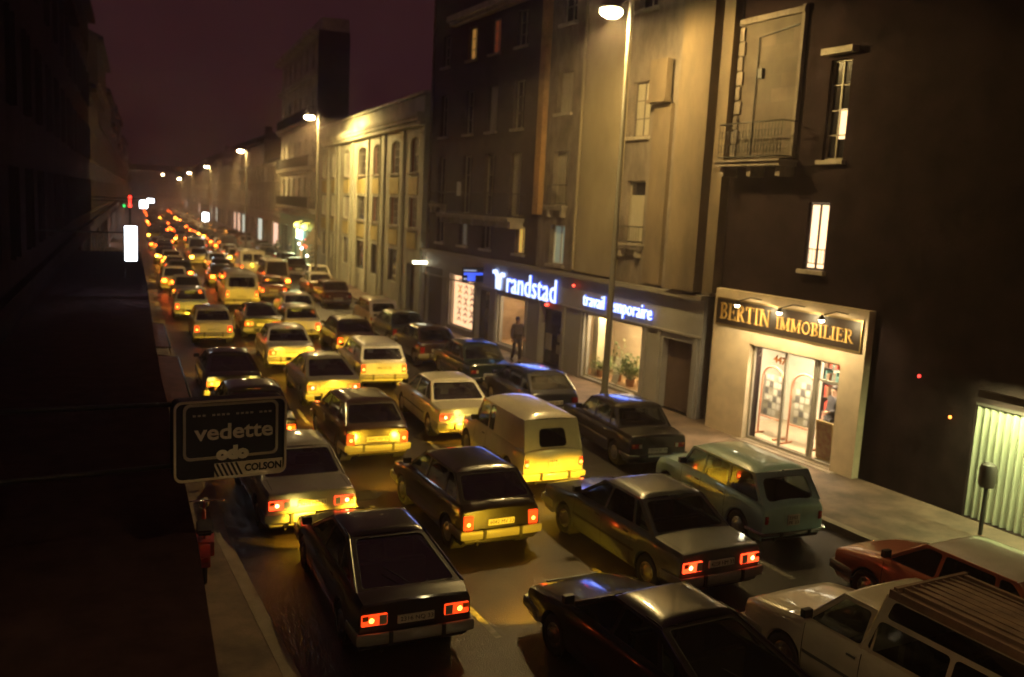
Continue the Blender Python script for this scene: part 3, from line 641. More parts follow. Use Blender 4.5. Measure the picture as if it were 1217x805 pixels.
# ---- the farther queue: simpler cars, then cars a few pixels wide
def far_car(name, L, W, H, pnt, whole, tailm, white=False, lights=True):
    h = L / 2; g_ = MB(); sec = lambda y, z, s=1: [(-W / 2 * .93 * s, y, .25), (-W / 2 * s, y, .5), (-W / 2 * .97 * s, y, z - .06), (-W / 2 * .88 * s, y, z), (0, y, z + .03), (W / 2 * .88 * s, y, z), (W / 2 * .97 * s, y, z - .06), (W / 2 * s, y, .5), (W / 2 * .93 * s, y, .25)]
    rws = [sec(h, .68, .93), sec(h - .12, .74), sec(h - 1.1, .86), sec(.2, .88), (sec(-h + .35, .90)), sec(-h + .05, .86), sec(-h, .82, .97)]
    g_.grid(rws, 0, True); g_.face(rws[0], 0); g_.face(rws[-1], 0)
    vn = H > 1.6; cy = [h - .55, h - 1.0, -h + .25, -h + .10] if vn else [h - 1.05, h - 1.6, -h + (.75 if L < 3.9 else 1.35), -h + (.18 if L < 3.9 else .75)]
    wb, wt_ = W / 2 * .88, W / 2 * .75
    zb = .89; A = [(-wb, cy[0], zb - .03), (wb, cy[0], zb - .03), (wt_, cy[1], H - .05), (-wt_, cy[1], H - .05)]; B = [(-wb, cy[3], zb), (wb, cy[3], zb), (wt_, cy[2], H - .05), (-wt_, cy[2], H - .05)]
    g_.face(A, 0); g_.face(B, 0); g_.face([A[0], B[0], B[3], A[3]], 0); g_.face([A[1], B[1], B[2], A[2]], 0)
    g_.grid([[(u * wt_, lerp(cy[2], cy[1], v), H - .05 + .05 * (1 - abs(u) ** 6) * (1 - (2 * v - 1) ** 8)) for u in (-1, -.9, -.5, 0, .5, .9, 1)] for v in (0, .06, .3, .7, .94, 1)], 0, True)
    def pane(q, sh, out):
        c = sum((Vector(p) for p in q), Vector()) / 4; return [c + (Vector(p) - c) * sh + Vector(out) for p in q]
    gl = MB()
    gg = g_ if whole else gl; mi = 1 if whole else 0
    gg.face(pane(B, .84, (0, -.012, .006)), mi)
    g_.face(pane(A, .86, (0, .012, .006)), 1)
    for q, sx in (([A[0], B[0], B[3], A[3]], -1), ([A[1], B[1], B[2], A[2]], 1)): g_.face(pane(q, .84, (sx * .012, 0, .004)), 1)
    for sx in (-1, 1):
        for a in (h - .8, -h + .75): g_.lathe([(0, -.08), (.29, -.08), (.29, .08), (0, .08)], (sx * (W / 2 - .1), a, .29), 'x', 12, 3)
    bp = g_ if whole else MB(); bp.box(-W / 2, W / 2, -h - .07, -h + .05, .34, .50, 2 if whole else 0)
    tls = []
    for sx in (-1, 1):
        t_ = g_ if whole else MB(); xa = sx * (W / 2 - .22); t_.box(xa - .12, xa + .12, -h - .03, -h + .02, .60, .76, 4 if whole else 0); tls.append(t_)
    gp = g_ if whole else None
    o = g_.build(name, [pnt, darkglass, bumpgrey, tyre, tailm], None, merge=False) if whole else None
    if not whole:
        o = empty(name); g_.build('body', [pnt, darkglass, bumpgrey, tyre], o, merge=False); gl.build('rear_window', darkglass, o, merge=False); bp.build('bumper', bumpgrey, o)
        for t_ in tls: t_.build('tail_light', lamp_dim, o)
        t_ = MB(); t_.box(-.25, .25, -h - .03, -h, .60, .70); t_.build('number_plate', platem, o)
        index_kids(o)
    return o
darkglass = mat('dark_glass', (.01, .011, .012), .06, coat=1)
FAR = []
specs = [('hatchback_car', 3.7, 1.58, 1.38), ('saloon_car', 4.2, 1.66, 1.40), ('hatchback_car', 3.8, 1.6, 1.42), ('window_van', 4.3, 1.75, 1.95)]
mid = [far_car(n_, a, b, c, paint_default, False, lamp_dim) for (n_, a, b, c) in specs]
tiny = [far_car(n_, a, b, c, paint_default, True, lamp_far) for (n_, a, b, c) in specs]
pal = [('black', P_black), ('dark blue', P_dkblue), ('dark brown', P_brown), ('white', P_white), ('cream', P_cream), ('silver', P_silver), ('dark red', P_red), ('beige', P_beige), ('slate grey', P_grey), ('dark green', P_dkgreen)]
rnd = random.Random(11)
lanes = [(4.1, 49.5, 'left lane'), (6.75, 43.2, 'second lane'), (9.4, 55.8, 'third lane'), (12.55, 58.5, 'right kerb')]
far_objs = []
for li, (lx, y, ln) in enumerate(lanes):
    n_in = 0
    while y < 235:
        if li == 2 and 60 < y < 69: y = 69.6
        if li == 1 and y < 52: y = 52.6
        k = rnd.choices([0, 1, 2, 3], [4, 4, 3, .6])[0]; L = specs[k][1]; x = lx + S(y) + rnd.uniform(-.5, .5) * (1.5 if y > 90 else 1)
        cn, cp = rnd.choice(pal); isfar = y > 98; a = Sa(y) + R(rnd.uniform(-1.5, 1.5))
        c = copy_tree((tiny if isfar else mid)[k]); c.location = (x + math.sin(a) * L / 2, y + math.cos(a) * L / 2, .004); c.rotation_euler = (0, 0, -a)
        kind_w = 'van' if k == 3 else 'car'; n_in += 1
        parked = li == 3
        if isfar:
            override(c, 0, cp)
            tag(c, 'parked %s far down the street, merged into the dark kerb line' % kind_w if parked else 'distant %s in the far queue, seen as a pair of tail lights' % kind_w, kind_w, 'distant cars parked at the kerb' if parked else 'distant cars of the queue')
            override(c, 4, reddull if parked else rnd.choice([lamp_far, lamp_far2]))
        else:
            ords = ['nearest', 'second', 'third', 'fourth', 'fifth', 'sixth', 'seventh', 'eighth', 'ninth', 'tenth', 'eleventh', 'twelfth']
            tag(c, '%s %s, %s in the %s beyond the white van' % (cn, kind_w, ords[min(n_in - 1, 11)], 'parked row' if parked else ln + ' queue'), kind_w, 'cars queuing beyond the white van')
            tmm = rnd.choice([lamp_far, lamp_far, lamp_far2, lamp_brake])
            for ch in c.children:
                nm = ch.name.split('.')[0]
                if nm == 'body': override(ch, 0, cp)
                if nm == 'tail_light': override(ch, 0, reddull if parked else tmm)
                if nm == 'tail_light' and y > 62: ch.scale = (1, 1, 1)
            if not parked and rnd.random() < .85: beam(c, L, BEAM_FAR * (2.6 if rnd.random() < .4 else 1.2), (0,))
        if isfar and not parked and y < 200 and rnd.random() < .5: beam(c, L, BEAM_FAR * 3, (0,))
        y += L + (rnd.uniform(.6, 2.4) if not parked else rnd.uniform(.8, 5))
for o in mid + tiny + list(PROTO.values()):
    for ch in list(o.children):
        for c2 in list(ch.children): bpy.data.objects.remove(c2)
        bpy.data.objects.remove(ch)
    bpy.data.objects.remove(o)

# ---------------------------------------------------------------- buildings
stone = mat('sooty_render', (.20, .165, .13), .85, noise=.5, nscale=1.9, stretch=(1, 1, .45), bump=.3, bscale=12)
stone_dk = mat('shade_dark_render', (.022, .013, .013), .95, spec=.1, noise=.6, nscale=1.3, bump=.3, bscale=14)  # near-black: the shade on these walls is put into the colour
smooth_w = mat('smooth_cement', (.32, .27, .17), .8, noise=.25, nscale=.5, bump=.12, bscale=18, stretch=(1, 1, .6))
pier_w = mat('pier_render', (.19, .145, .09), .85, noise=.35, nscale=1.1, bump=.2, bscale=16, stretch=(1, 1, .4))
ashlar = brick('ashlar_stone', (.13, .10, .07), (.09, .075, .05), (.10, .08, .06), 1.0, w_=.62, h_=.36)
oldbrick = brick('old_brick', (.085, .05, .04), (.06, .038, .03), (.05, .04, .035), 1.0, w_=.24, h_=.075)
sill_m = mat('pale_stone_trim', (.42, .37, .29), .8, noise=.3, nscale=3)
frame_m = mat('window_frame_paint', (.34, .30, .22), .5, noise=.2, nscale=5)
frame_dk = mat('dark_frame_paint', (.06, .05, .045), .5)
iron = mat('wrought_iron', (.02, .02, .018), .5)
shutter_red = mat('rust_red_shutter', (.30, .10, .055), .7, noise=.3, nscale=5)
office_w = mat('office_pilaster_render', (.60, .62, .50), .8, noise=.32, nscale=.9, bump=.15, bscale=14, stretch=(1, 1, .4))
office_y = mat('yellow_spandrel', (.58, .50, .20), .8, noise=.2, nscale=1.5)
roofm = mat('slate_roof', (.04, .04, .045), .7, noise=.4, nscale=6)
paneglass = mat('window_pane', (.014, .014, .016), .12, coat=.6)
curtain = mat('net_curtain', (.42, .38, .28), .9, noise=.2, nscale=6, stretch=(6, 1, .3))
lit_warm = emit('lit_window', (1.0, .74, .42), 1.25); lit_dim = emit('dim_lit_window', (.9, .45, .10), .28); lit_ylw = emit('yellow_lit_window', (1.0, .62, .12), .5)
lit_white = emit('white_lit_window', (.95, 1.0, .85), .9)

def wall_cells(g, x0, x1, z0, z1, ops, y=0.0, depth=.28, mi=0, mir=0):
    xs = sorted(set([x0, x1] + [q for o in ops for q in (o[0], o[1])])); zs = sorted(set([z0, z1] + [q for o in ops for q in (o[2], o[3])]))
    for a, b in zip(xs, xs[1:]):
        for c, d in zip(zs, zs[1:]):
            mx, mz = (a + b) / 2, (c + d) / 2
            if any(o[0] < mx < o[1] and o[2] < mz < o[3] for o in ops): continue
            g.face([(a, y, c), (b, y, c), (b, y, d), (a, y, d)], mi)
    for o in ops:
        a, b, c, d = o[:4]
        g.face([(a, y, c), (a, y, d), (a, y - depth, d), (a, y - depth, c)], mir); g.face([(b, y, c), (b, y - depth, c), (b, y - depth, d), (b, y, d)], mir)
        g.face([(a, y, c), (a, y - depth, c), (b, y - depth, c), (b, y, c)], mir); g.face([(a, y, d), (b, y, d), (b, y - depth, d), (a, y - depth, d)], mir)
def shell(g, x0, x1, z1, depth=9.0, mi=0, z0=0.0, roof=1):
    g.face([(x0, 0, z0), (x0, 0, z1), (x0, -depth, z1), (x0, -depth, z0)], mi); g.face([(x1, 0, z0), (x1, -depth, z0), (x1, -depth, z1), (x1, 0, z1)], mi)
    g.face([(x0, -depth, z0), (x0, -depth, z1), (x1, -depth, z1), (x1, -depth, z0)], mi); g.face([(x0, 0, z1), (x1, 0, z1), (x1, -depth, z1), (x0, -depth, z1)], roof)
def bars(g, a, b, c, d, y, nx, nz, wd=.045, t=.05, mi=0):
    g.box(a, a + wd, y, y + t, c, d, mi); g.box(b - wd, b, y, y + t, c, d, mi); g.box(a + wd, b - wd, y, y + t, c, c + wd, mi); g.box(a + wd, b - wd, y, y + t, d - wd, d, mi)
    for k in range(1, nx): x = lerp(a, b, k / nx); g.box(x - wd * .5, x + wd * .5, y + .003, y + t - .003, c + wd, d - wd, mi)
    for k in range(1, nz): z = lerp(c, d, k / nz); g.box(a + wd, b - wd, y + .006, y + t - .006, z - wd * .3, z + wd * .3, mi)
def window(root, o, depth=.22, nx=2, nz=3, pane=None, fm=None, sill=True, shut=None, cur=False, label=None, y0=0.0, sm_=None):
    a, b, c, d = o[:4]; g = MB(); bars(g, a + .004, b - .004, c + .004, d - .004, y0 - depth, nx, nz); w_ = g.build('window', fm or frame_m, root, merge=False)
    g = MB(); g.face([(a, y0 - depth + .012, c), (b, y0 - depth + .012, c), (b, y0 - depth + .012, d), (a, y0 - depth + .012, d)]); g.build('pane', pane or paneglass, w_, merge=False)
    if cur:
        g = MB(); n = 10; g.grid([[(lerp(a + .05, b - .05, k / n), y0 - depth + .02 + .012 * (k % 2), q) for k in range(n + 1)] for q in (c + .05, d - (.45 if cur == 2 else .05))], 0, True); g.build('curtain', curtain, w_, merge=False)
    if sill:
        g = MB(); g.box(a - .10, b + .10, y0 - .02, y0 + .12, c - .11, c - .003); g.build('sill', sm_ or sill_m, w_, bevel=.01)
    if shut:
        g = MB()
        for sx in (0, 1):
            xa = a + .01 if sx == 0 else b - .05
            g.box(xa, xa + .04, y0 - depth + .05, y0 + .10, c + .02, d - .02)
            for k in range(int((d - c) / .09)): g.box(xa - .004, xa + .044, y0 - depth + .07, y0 + .08, c + .05 + k * .09, c + .09 + k * .09)
        g.build('shutter', shut, w_, merge=False)
    if label: w_['label'] = label
    return w_
def balcony(root, a, b, z, out=.55, hgt=.95, slab=True, y0=0.0, scroll=False, sm_=None):
    g = MB(); g.box(a, b, y0 + .003, y0 + out, z - .16, z); g.box(a - .04, b + .04, y0 + .003, y0 + out + .05, z - .05, z + .002)
    nb = max(2, int((b - a) / 1.2) + 1)
    for k in range(nb): x = lerp(a + .15, b - .15, k / (nb - 1)); g.box(x - .08, x + .08, y0 + .003, y0 + out * .8, z - .42, z - .16)
    s_ = g.build('balcony', sm_ or sill_m, root)
    g = MB(); ye = y0 + out - .04
    for q in (z + .08, z + hgt): g.tube([(a + .04, y0 + .02, q), (a + .04, ye, q), (b - .04, ye, q), (b - .04, y0 + .02, q)], .018, 6)
    n = int((b - a) / .12)
    for k in range(n + 1):
        x = lerp(a + .05, b - .05, k / n); g.tube([(x, ye, z + .08), (x, ye, z + hgt)], .009, 4, caps=False)
        if scroll and k < n:
            xc = x + .06
            for zc in (z + .30, z + .66): g.tube([(xc + .05 * math.cos(t), ye + .004, zc + .10 * math.sin(t)) for t in [j * math.pi / 5 for j in range(11)]], .008, 4, caps=False)
    g.build('railing', iron, s_, merge=False)
    return s_
def downpipe(root, x, z0, z1, y=.09, m_=None, r=.055):
    g = MB(); g.tube([(x, y, z0), (x, y, z1)], r, 10)
    k = z0 + 1.2
    while k < z1: g.lathe([(r * 1.25, -.05), (r * 1.25, .05)], (x, y, k), 'z', 10); g.box(x - .02, x + .02, 0, y, k - .02, k + .02); k += 2.2
    return g.build('downpipe', m_ or smooth_w, root)
RZ = R(90)

# == insurance of the curve: local +x runs away from the camera along the street, local +y out over the pavement
# ---- the block over the recruitment shop, street y 19.4 .. 41.6
B0 = 19.4
C_ = empty('tenement_building', (16.8, B0, 0), RZ, 'dark tall tenement block above the two blue lit shop signs', 'building')
s_ = lambda y: y - B0
HT = 17.5
ops = []
wins_mid = [(28.1, 29.15, 9.45, 10.9), (28.1, 29.15, 6.1, 8.1), (28.05, 29.1, 3.98, 5.42), (23.35, 24.35, 8.4, 10.1), (23.3, 24.3, 5.0, 7.02), (28.1, 29.15, 12.6, 14.4), (23.35, 24.35, 12.3, 13.9)]
cols = [(39.5, 40.3), (36.6, 37.5), (34.3, 35.2), (31.9, 32.8)]
rows_ = [(12.3, 13.7), (9.1, 11.0), (5.6, 8.15)]
lowr = [(39.4, 40.2), (36.7, 37.6), (34.3, 35.2), (31.3, 32.1)]
for o in wins_mid: ops.append((s_(o[0]), s_(o[1]), o[2], o[3]))
left_ops = []
for (a, b) in cols:
    for (c, d) in rows_: left_ops.append((s_(a), s_(b), c, d))
for (a, b) in lowr: left_ops.append((s_(a), s_(b), 4.15, 5.25))
shop_ops = [(s_(39.0), s_(41.2), .02, 2.9), (s_(35.45), s_(38.15), .4, 2.8), (s_(33.85), s_(35.2), .13, 2.4), (s_(30.65), s_(33.1), .32, 2.38), (s_(27.85), s_(29.4), .13, 2.3), (s_(22.85), s_(26.3), .22, 2.46), (s_(20.35), s_(21.75), .13, 2.3)]
g = MB(); wall_cells(g, 0, s_(30.1), 3.76, HT, ops, depth=.26)
g.face([(0, 0, 3.76), (0, 0, HT), (0, -9, HT), (0, -9, 3.76)]); g.face([(0, 0, HT), (s_(41.6), 0, HT), (s_(41.6), -9, HT), (0, -9, HT)], 1)
g.face([(s_(41.6), -.25, 0), (s_(41.6), -.25, HT), (s_(41.6), -9, HT), (s_(41.6), -9, 0)]); g.face([(0, -9, 0), (s_(41.6), -9, 0), (s_(41.6), -9, HT), (0, -9, HT)])
g.build('wall', [stone, roofm], C_)
g = MB(); wall_cells(g, s_(30.1), s_(41.6), 3.76, HT, left_ops, y=-.10, depth=.24); w2 = g.build('wall', oldbrick, C_); w2['label'] = 'dark brick wall of the left half'
# reliefs: piers and smooth bands
def pier(a, b, z0, z1, out, m_, nm='pier'):
    g = MB(); g.box(s_(a), s_(b), .002, out, z0, z1); return g.build(nm, m_, C_)
pier(19.42, 19.85, 3.9, HT, .28, pier_w); pier(20.2, 21.55, 3.85, HT, .32, pier_w); pier(24.6, 27.0, 3.85, HT, .16, smooth_w, 'smooth_band'); pier(22.1, 22.95, 3.85, 9.3, .14, pier_w)
g = MB(); g.box(s_(22.15), s_(23.0), .145, .36, 9.42, 10.6); g.box(s_(22.1), s_(23.05), .142, .42, 9.32, 9.42); g.build('wall_box', pier_w, C_, bevel=.01)
p = pier(29.8, 30.22, 5.75, HT, .22, mat('ochre_pilaster', (.42, .24, .09), .8, noise=.3, nscale=2)); p['label'] = 'ochre pilaster dividing the two halves'
downpipe(C_, s_(27.22), 3.9, HT, .1); downpipe(C_, s_(41.2), 0, HT, .02, stone)
for k, o in enumerate(wins_mid):
    a, b, c, d = s_(o[0]), s_(o[1]), o[2], o[3]
    if k == 2: wn = window(C_, (a, b, c, d), pane=emit('cool_lit_window', (.5, .62, .5), .16), nx=2, nz=1, fm=mat('pale_frame', (.6, .58, .5), .5), sill=True)
    elif k == 4: wn = window(C_, (a, b, c, d), nx=1, nz=1, cur=2, depth=.2); 
    elif k == 3: wn = window(C_, (a, b, c, d), nx=2, nz=3, cur=1, fm=frame_dk, depth=.2)
    elif k in (0, 1): wn = window(C_, (a, b, c, d), nx=2, nz=2, cur=1, depth=.24)
    else: wn = window(C_, (a, b, c, d))
    if k in (1, 4): balcony(C_, a - .1, b + .1, c + .02, out=.22, hgt=.55 if k == 4 else .75)
for i, o in enumerate(left_ops):
    ci, ri = divmod(i, 3) if i < 12 else (i - 12, 3)
    pn = None
    if ri == 0 and ci in (1, 2): pn = lit_dim if ci == 1 else emit('dull_red_window', (.5, .12, .04), .12)
    if ri == 3 and ci == 3: pn = lit_ylw
    if ri == 3 and ci == 1: pn = emit('dim_blind', (.35, .33, .25), .12)
    window(C_, o, nx=2, nz=3 if ri != 3 else 1, pane=pn, y0=-.10, sill=ri != 2, depth=.2, cur=1 if (i * 7) % 4 == 1 and pn is None else False, fm=frame_m if ri != 3 else frame_m)
balcony(C_, s_(31.4), s_(38.6), 5.55, out=.75, y0=-.1); balcony(C_, s_(39.2), s_(40.7), 5.95, out=.3, hgt=.6, y0=-.1)
g = MB(); g.box(s_(30.3), s_(39.0), -.1, .35, 14.1, 14.35); g.box(s_(30.3), s_(39.0), -.1, .2, 13.95, 14.1); g.build('cornice', sill_m, C_)
g = MB(); g.box(s_(35.9), s_(36.3), .68, .70, 6.35, 6.95); g.build('notice_board', mat('board_white', (.6, .6, .56), .6), C_)
# shop front
shop_w = mat('shop_front_cladding', (.36, .35, .33), .55, noise=.12, nscale=1.2, bump=.05, bscale=8)
g = MB(); wall_cells(g, s_(19.95), s_(41.6), 0, 3.74, shop_ops, y=.05, depth=.30)
g.face([(s_(19.95), .05, 0), (s_(19.95), .05, 3.74), (s_(19.95), -.3, 3.74), (s_(19.95), -.3, 0)]); g.face([(s_(41.6), .05, 0), (s_(41.6), -.3, 0), (s_(41.6), -.3, 3.74), (s_(41.6), .05, 3.74)])
sf = g.build('shop_front', shop_w, C_)
g = MB(); g.box(s_(19.9), s_(41.6), .052, .24, 3.62, 3.755); g.box(s_(19.9), s_(41.6), .052, .12, 2.50, 2.56); g.build('fascia_ledge', mat('ledge_metal', (.30, .28, .24), .5), sf)
for (a, b) in ((26.42, 26.60), (27.55, 27.72), (29.42, 29.55), (30.45, 30.6), (33.18, 33.4), (22.55, 22.75), (21.85, 22.0), (20.05, 20.25), (38.3, 38.5)):
    g = MB(); g.box(s_(a), s_(b), .052, .10, .0, 2.498); g.build('pilaster', shop_w, sf, bevel=.01)
blue_neon = emit('blue_white_neon', (.50, .62, 1.0), 2.0); blue_edge = emit('blue_neon_edge', (.05, .12, 1.0), 1.0)
def sign_letters(root, txt, x_left, width, z0, hgt, y, m_, off=.0, label=None, back=None):
    # text is read from the street: local x decreases to the reader's right, so it is turned round
    for (mm, of, yy, nm) in ((m_, off, y, 'sign_lettering'),) + (((back, off + .022, y - .045, 'letter_halo_case'),) if back else ()):
        t = text_mesh(nm, txt, 1.0, mm, root, extrude=.012, offset=of, spacing=1.04)
        scale_to(t, width, hgt); t.rotation_euler = (R(90), 0, R(180)); t.location = (x_left, yy, z0)
        for v in t.data.vertices: v.co.z = v.co.z * .04 / .012 * .5
        if label: t['label'] = label
    return t
sign_letters(C_, 'randstad', s_(32.15), 3.95, 2.55, .86, .14, blue_neon, -.006, 'blue-white lit letters reading randstad', blue_edge)
sign_letters(C_, 'travail temporaire', s_(26.3), 4.0, 2.58, .60, .14, blue_neon, -.004, 'blue-white lit letters reading travail temporaire', blue_edge)
# the linked double-hook emblem left of the name
g = MB()
def stroke(g, pts, wd, y0_, y1_):
    for (p, q) in zip(pts, pts[1:]):
        p, q = Vector(p), Vector(q); d = (q - p).normalized(); nn = Vector((-d.y, d.x)) * wd / 2; e = d * wd * .12
        c = [p - e + nn, p - e - nn, q + e - nn, q + e + nn]
        fr = [(k.x, y1_, k.y) for k in c]; bk = [(k.x, y0_, k.y) for k in c]
        g.face(fr)
        for i in range(4): g.face([fr[i], fr[(i + 1) % 4], bk[(i + 1) % 4], bk[i]])
ex = s_(33.45)
stroke(g, [(ex, 3.27), (ex - .22, 3.30), (ex - .36, 3.18), (ex - .38, 2.62)], .15, .10, .16)
stroke(g, [(ex - 1.0, 3.20), (ex - .80, 3.23), (ex - .64, 3.12), (ex - .60, 2.60)], .15, .10, .161)
e_ = g.build('sign_emblem', blue_neon, C_, merge=False); e_['label'] = 'lit emblem of two hooked strokes'
# added lamps stand in for the blue light the letters throw on the fascia
def area(name, parent, loc, rot, sx, sy, watts, colr):
    ld = bpy.data.lights.new(name, 'AREA'); ld.shape = 'RECTANGLE'; ld.size = sx; ld.size_y = sy; ld.energy = watts; ld.color = colr
    lo = bpy.data.objects.new(name, ld); col.objects.link(lo); lo.parent = parent; lo.location = loc; lo.rotation_euler = rot; return lo
area('sign_glow_fill', C_, (s_(30.0), .75, 2.95), (R(90), 0, 0), 5.2, .5, 26, (.10, .20, 1.0)); area('sign_glow_fill', C_, (s_(24.3), .75, 2.85), (R(90), 0, 0), 3.9, .4, 15, (.10, .20, 1.0))
# rooms behind the shop windows
room_cream = mat('room_wall_cream', (.62, .50, .32), .8, noise=.1, nscale=2); room_floor = mat('room_floor_tiles', (.42, .26, .13), .5, noise=.2, nscale=5); room_white = mat('room_wall_white', (.72, .68, .58), .8)
tube_m = emit('ceiling_tube', (1.0, .86, .6), 14)
def room(root, o, depth, wallm, floorm, watts, colr, nm='shop_interior', y0=-.345, tube=True, wid=(0, 0), ly=.7):
    a, b, c, d = o; a -= wid[0]; b += wid[1]; z1 = d + .25; g = MB(); y1 = y0 - depth
    g.face([(a, y1, c), (b, y1, c), (b, y1, z1), (a, y1, z1)]); g.face([(a, y0, c), (a, y1, c), (a, y1, z1), (a, y0, z1)]); g.face([(b, y0, c), (b, y0, z1), (b, y1, z1), (b, y1, c)])
    g.face([(a, y0, z1), (a, y1, z1), (b, y1, z1), (b, y0, z1)]); g.face([(a, y0, c), (b, y0, c), (b, y1, c), (a, y1, c)], 1)
    r_ = g.build(nm, [wallm, floorm], root, merge=False)
    if tube:
        g = MB(); g.box(lerp(a, b, .2), lerp(a, b, .8), y0 - .75, y0 - .65, z1 - .10, z1 - .04); g.build('ceiling_light', tube_m, r_)
    area('shop_light', root, ((a + b) / 2, y0 - ly, z1 - .14), (R(-18) if ly < .5 else 0, 0, 0), (b - a) * .6, .3, watts, colr)
    return r_
def shop_pane(root, o, y=-.10, mull=(), fm=None):
    a, b, c, d = o; g = MB(); bars(g, a + .004, b - .004, c + .004, d - .004, y - .03, 1, 1, .06, .06)
    for x in mull: g.box(x - .03, x + .03, y - .027, y + .027, c + .06, d - .06)
    w_ = g.build('shop_window', fm or mat('anodised_frame', (.45, .42, .35), .4, metal=.5), root, merge=False); g = MB(); g.face([(a, y, c), (b, y, c), (b, y, d), (a, y, d)]); g.build('pane', shopglass, w_, merge=False); return w_
warm = (1.0, .72, .38)
# window with the plants
o = shop_ops[5]; room(C_, o, 1.8, room_cream, room_floor, 170, warm, wid=(.3, 1.3), ly=.2); shop_pane(C_, o)
g = MB(); g.box(o[1] - .20, o[1] + .12, -1.0, -.45, .24, 2.6); g.build('lit_column', mat('cream_column', (.75, .66, .45), .6), C_)
# window behind the pedestrian
o = shop_ops[3]; room(C_, o, 1.6, mat('room_wall_tan', (.34, .22, .12), .8, noise=.3, nscale=2), room_floor, 75, warm, wid=(.1, .6)); shop_pane(C_, o)
# bright window with arrow posters
o = shop_ops[1]; g = MB(); g.box(o[0] + .05, o[1] - .02, -.24, -.22, o[2] + .02, o[3] - .02); bw = g.build('lit_display', emit('display_panel', (1.0, .60, .33), 1.55), C_)
g = MB()
for cx in (o[0] + .68, o[0] + 1.35, o[0] + 2.02):
    for k in range(8):
        z = o[2] + .32 + k * .255; sg = 1 if (k + int(cx * 3)) % 4 else -1
        for sx in (-1, 1): stroke(g, [(cx, z + .10 * sg), (cx + sx * .20, z - .05 * sg)], .05, -.219, -.20)
g.build('arrow_pattern', mat('poster_ink', (.10, .035, .02), .7), bw, merge=False); shop_pane(C_, o)
for q in (2, 4, 6):
    a, b, c, d = shop_ops[q]; g = MB(); bars(g, a + .004, b - .004, c + .002, d - .004, -.22, 1, 1, .07, .05)
    if q == 6: g.box(a + .07, b - .07, -.215, -.19, c + .07, d - .07, 0)
    dr = g.build('door', frame_dk if q != 6 else mat('brown_door', (.11, .075, .055), .6, noise=.2, nscale=3), C_, merge=False)
    if q != 6:
        g = MB(); g.face([(a, -.20, c), (b, -.20, c), (b, -.20, d), (a, -.20, d)]); g.build('pane', paneglass, dr, merge=False)
        if q == 4:
            for (px, pz, pw, ph) in ((.25, .95, .34, .30), (.30, .5, .34, .32), (1.0, .55, .5, .62), (.2, 1.35, .26, .14)):
                g = MB(); g.box(a + px, a + px + pw, -.195, -.188, c + pz, c + pz + ph); g.build('notice', mat('notice_paper', (.34, .31, .25), .8), dr)
    g = MB(); g.tube([(a + .15, -.13, 1.0), (a + .15, -.13, 1.25)], .014, 6); g.build('handle', chrome, dr)
a, b, c, d = shop_ops[0]; g = MB(); g.box(a, b, -.25, -.2, c, d)
for k in range(22): g.box(a, b, -.2, -.185, c + .02 + k * .13, c + .09 + k * .13)
g.build('roller_door', mat('roller_door_paint', (.09, .075, .06), .6), C_)
index_kids(C_)
# reddish spot lamp over the pilaster
g = MB(); g.ellipsoid((16.6, 26.9, 3.35), .05, .05, .05); tag(g.build('alarm_light', emit('alarm_red', (1, .06, .03), 5)), 'tiny red alarm light on the fascia between the two blue signs', 'light', 'small red alarm lights')
g = MB(); g.ellipsoid((16.6, 28.7, 2.45), .10, .05, .05); tag(g.build('alarm_light', MATS['alarm_red']), 'tiny red light right below the randstad lettering', 'light', 'small red alarm lights')
t = empty('blade_sign', (16.2, 34.6, 2.72), 0, 'small blue lit blade sign jutting out left of the randstad letters', 'sign')
g = MB(); g.box(-.42, .55, -.05, .05, 0, .62); g.build('case', iron, t, bevel=.01)
g = MB(); g.box(-.38, .51, -.062, -.051, .30, .40); g.box(-.20, .16, -.062, -.051, .05, .30); g.build('blue_band', blue_edge, t)
g = MB(); g.box(-.38, .20, -.062, -.051, .47, .52); g.box(-.38, -.24, -.062, -.051, .10, .16); g.build('white_band', emit('pale_blue_band', (.5, .6, .9), .5), t)
# things inside the plant window
leafm = [mat('leaf_green', (.10, .17, .05), .5), mat('leaf_pale', (.30, .33, .14), .5)]
def plant(x, y, z, h, n, label, rs):
    t = empty('potted_plant', (x, y, z), 0, label, 'plant', 'potted plants in the shop window'); rr = random.Random(rs)
    g = MB(); g.lathe([(0, 0), (.12, 0), (.16, .26), (.14, .26), (.12, .22), (0, .22)], (0, 0, 0), 'z', 14); g.build('pot', mat('terracotta', (.4, .2, .1), .8), t)
    g = MB()
    for k in range(n):
        an = rr.uniform(0, 6.28); el = rr.uniform(.3, 1.3); ln = h * rr.uniform(.45, 1.0); st_ = Vector((0, 0, .22)); d = Vector((math.cos(an) * math.cos(el), math.sin(an) * math.cos(el), math.sin(el)))
        tip = st_ + d * ln + Vector((0, 0, -.12 * ln * rr.random())); g.tube([st_, st_.lerp(tip, .5) + Vector((0, 0, .05)), tip], .005, 4, 0)
        for j in range(5):
            p_ = st_.lerp(tip, .35 + .16 * j); sd_ = d.cross(Vector((0, 0, 1))).normalized() * rr.uniform(.06, .13) * (1 if j % 2 else -1); up = Vector((0, 0, rr.uniform(-.03, .08))); q_ = d * .04
            g.face([p_, p_ + sd_ * .5 + q_ + up, p_ + sd_ + up * .5, p_ + sd_ * .5 - q_ + up], rr.choice([0, 1]))
    g.build('foliage', leafm, t, merge=False); return t
plant(17.4, 26.0, .2, .75, 34, 'leafy potted plant beside the orange poster in the shop window', 1); plant(17.4, 24.2, .2, 1.15, 60, 'largest potted plant, at the right of the shop window', 2); plant(17.5, 25.1, .2, 1.35, 40, 'tall thin potted plant in the middle of the shop window', 3)
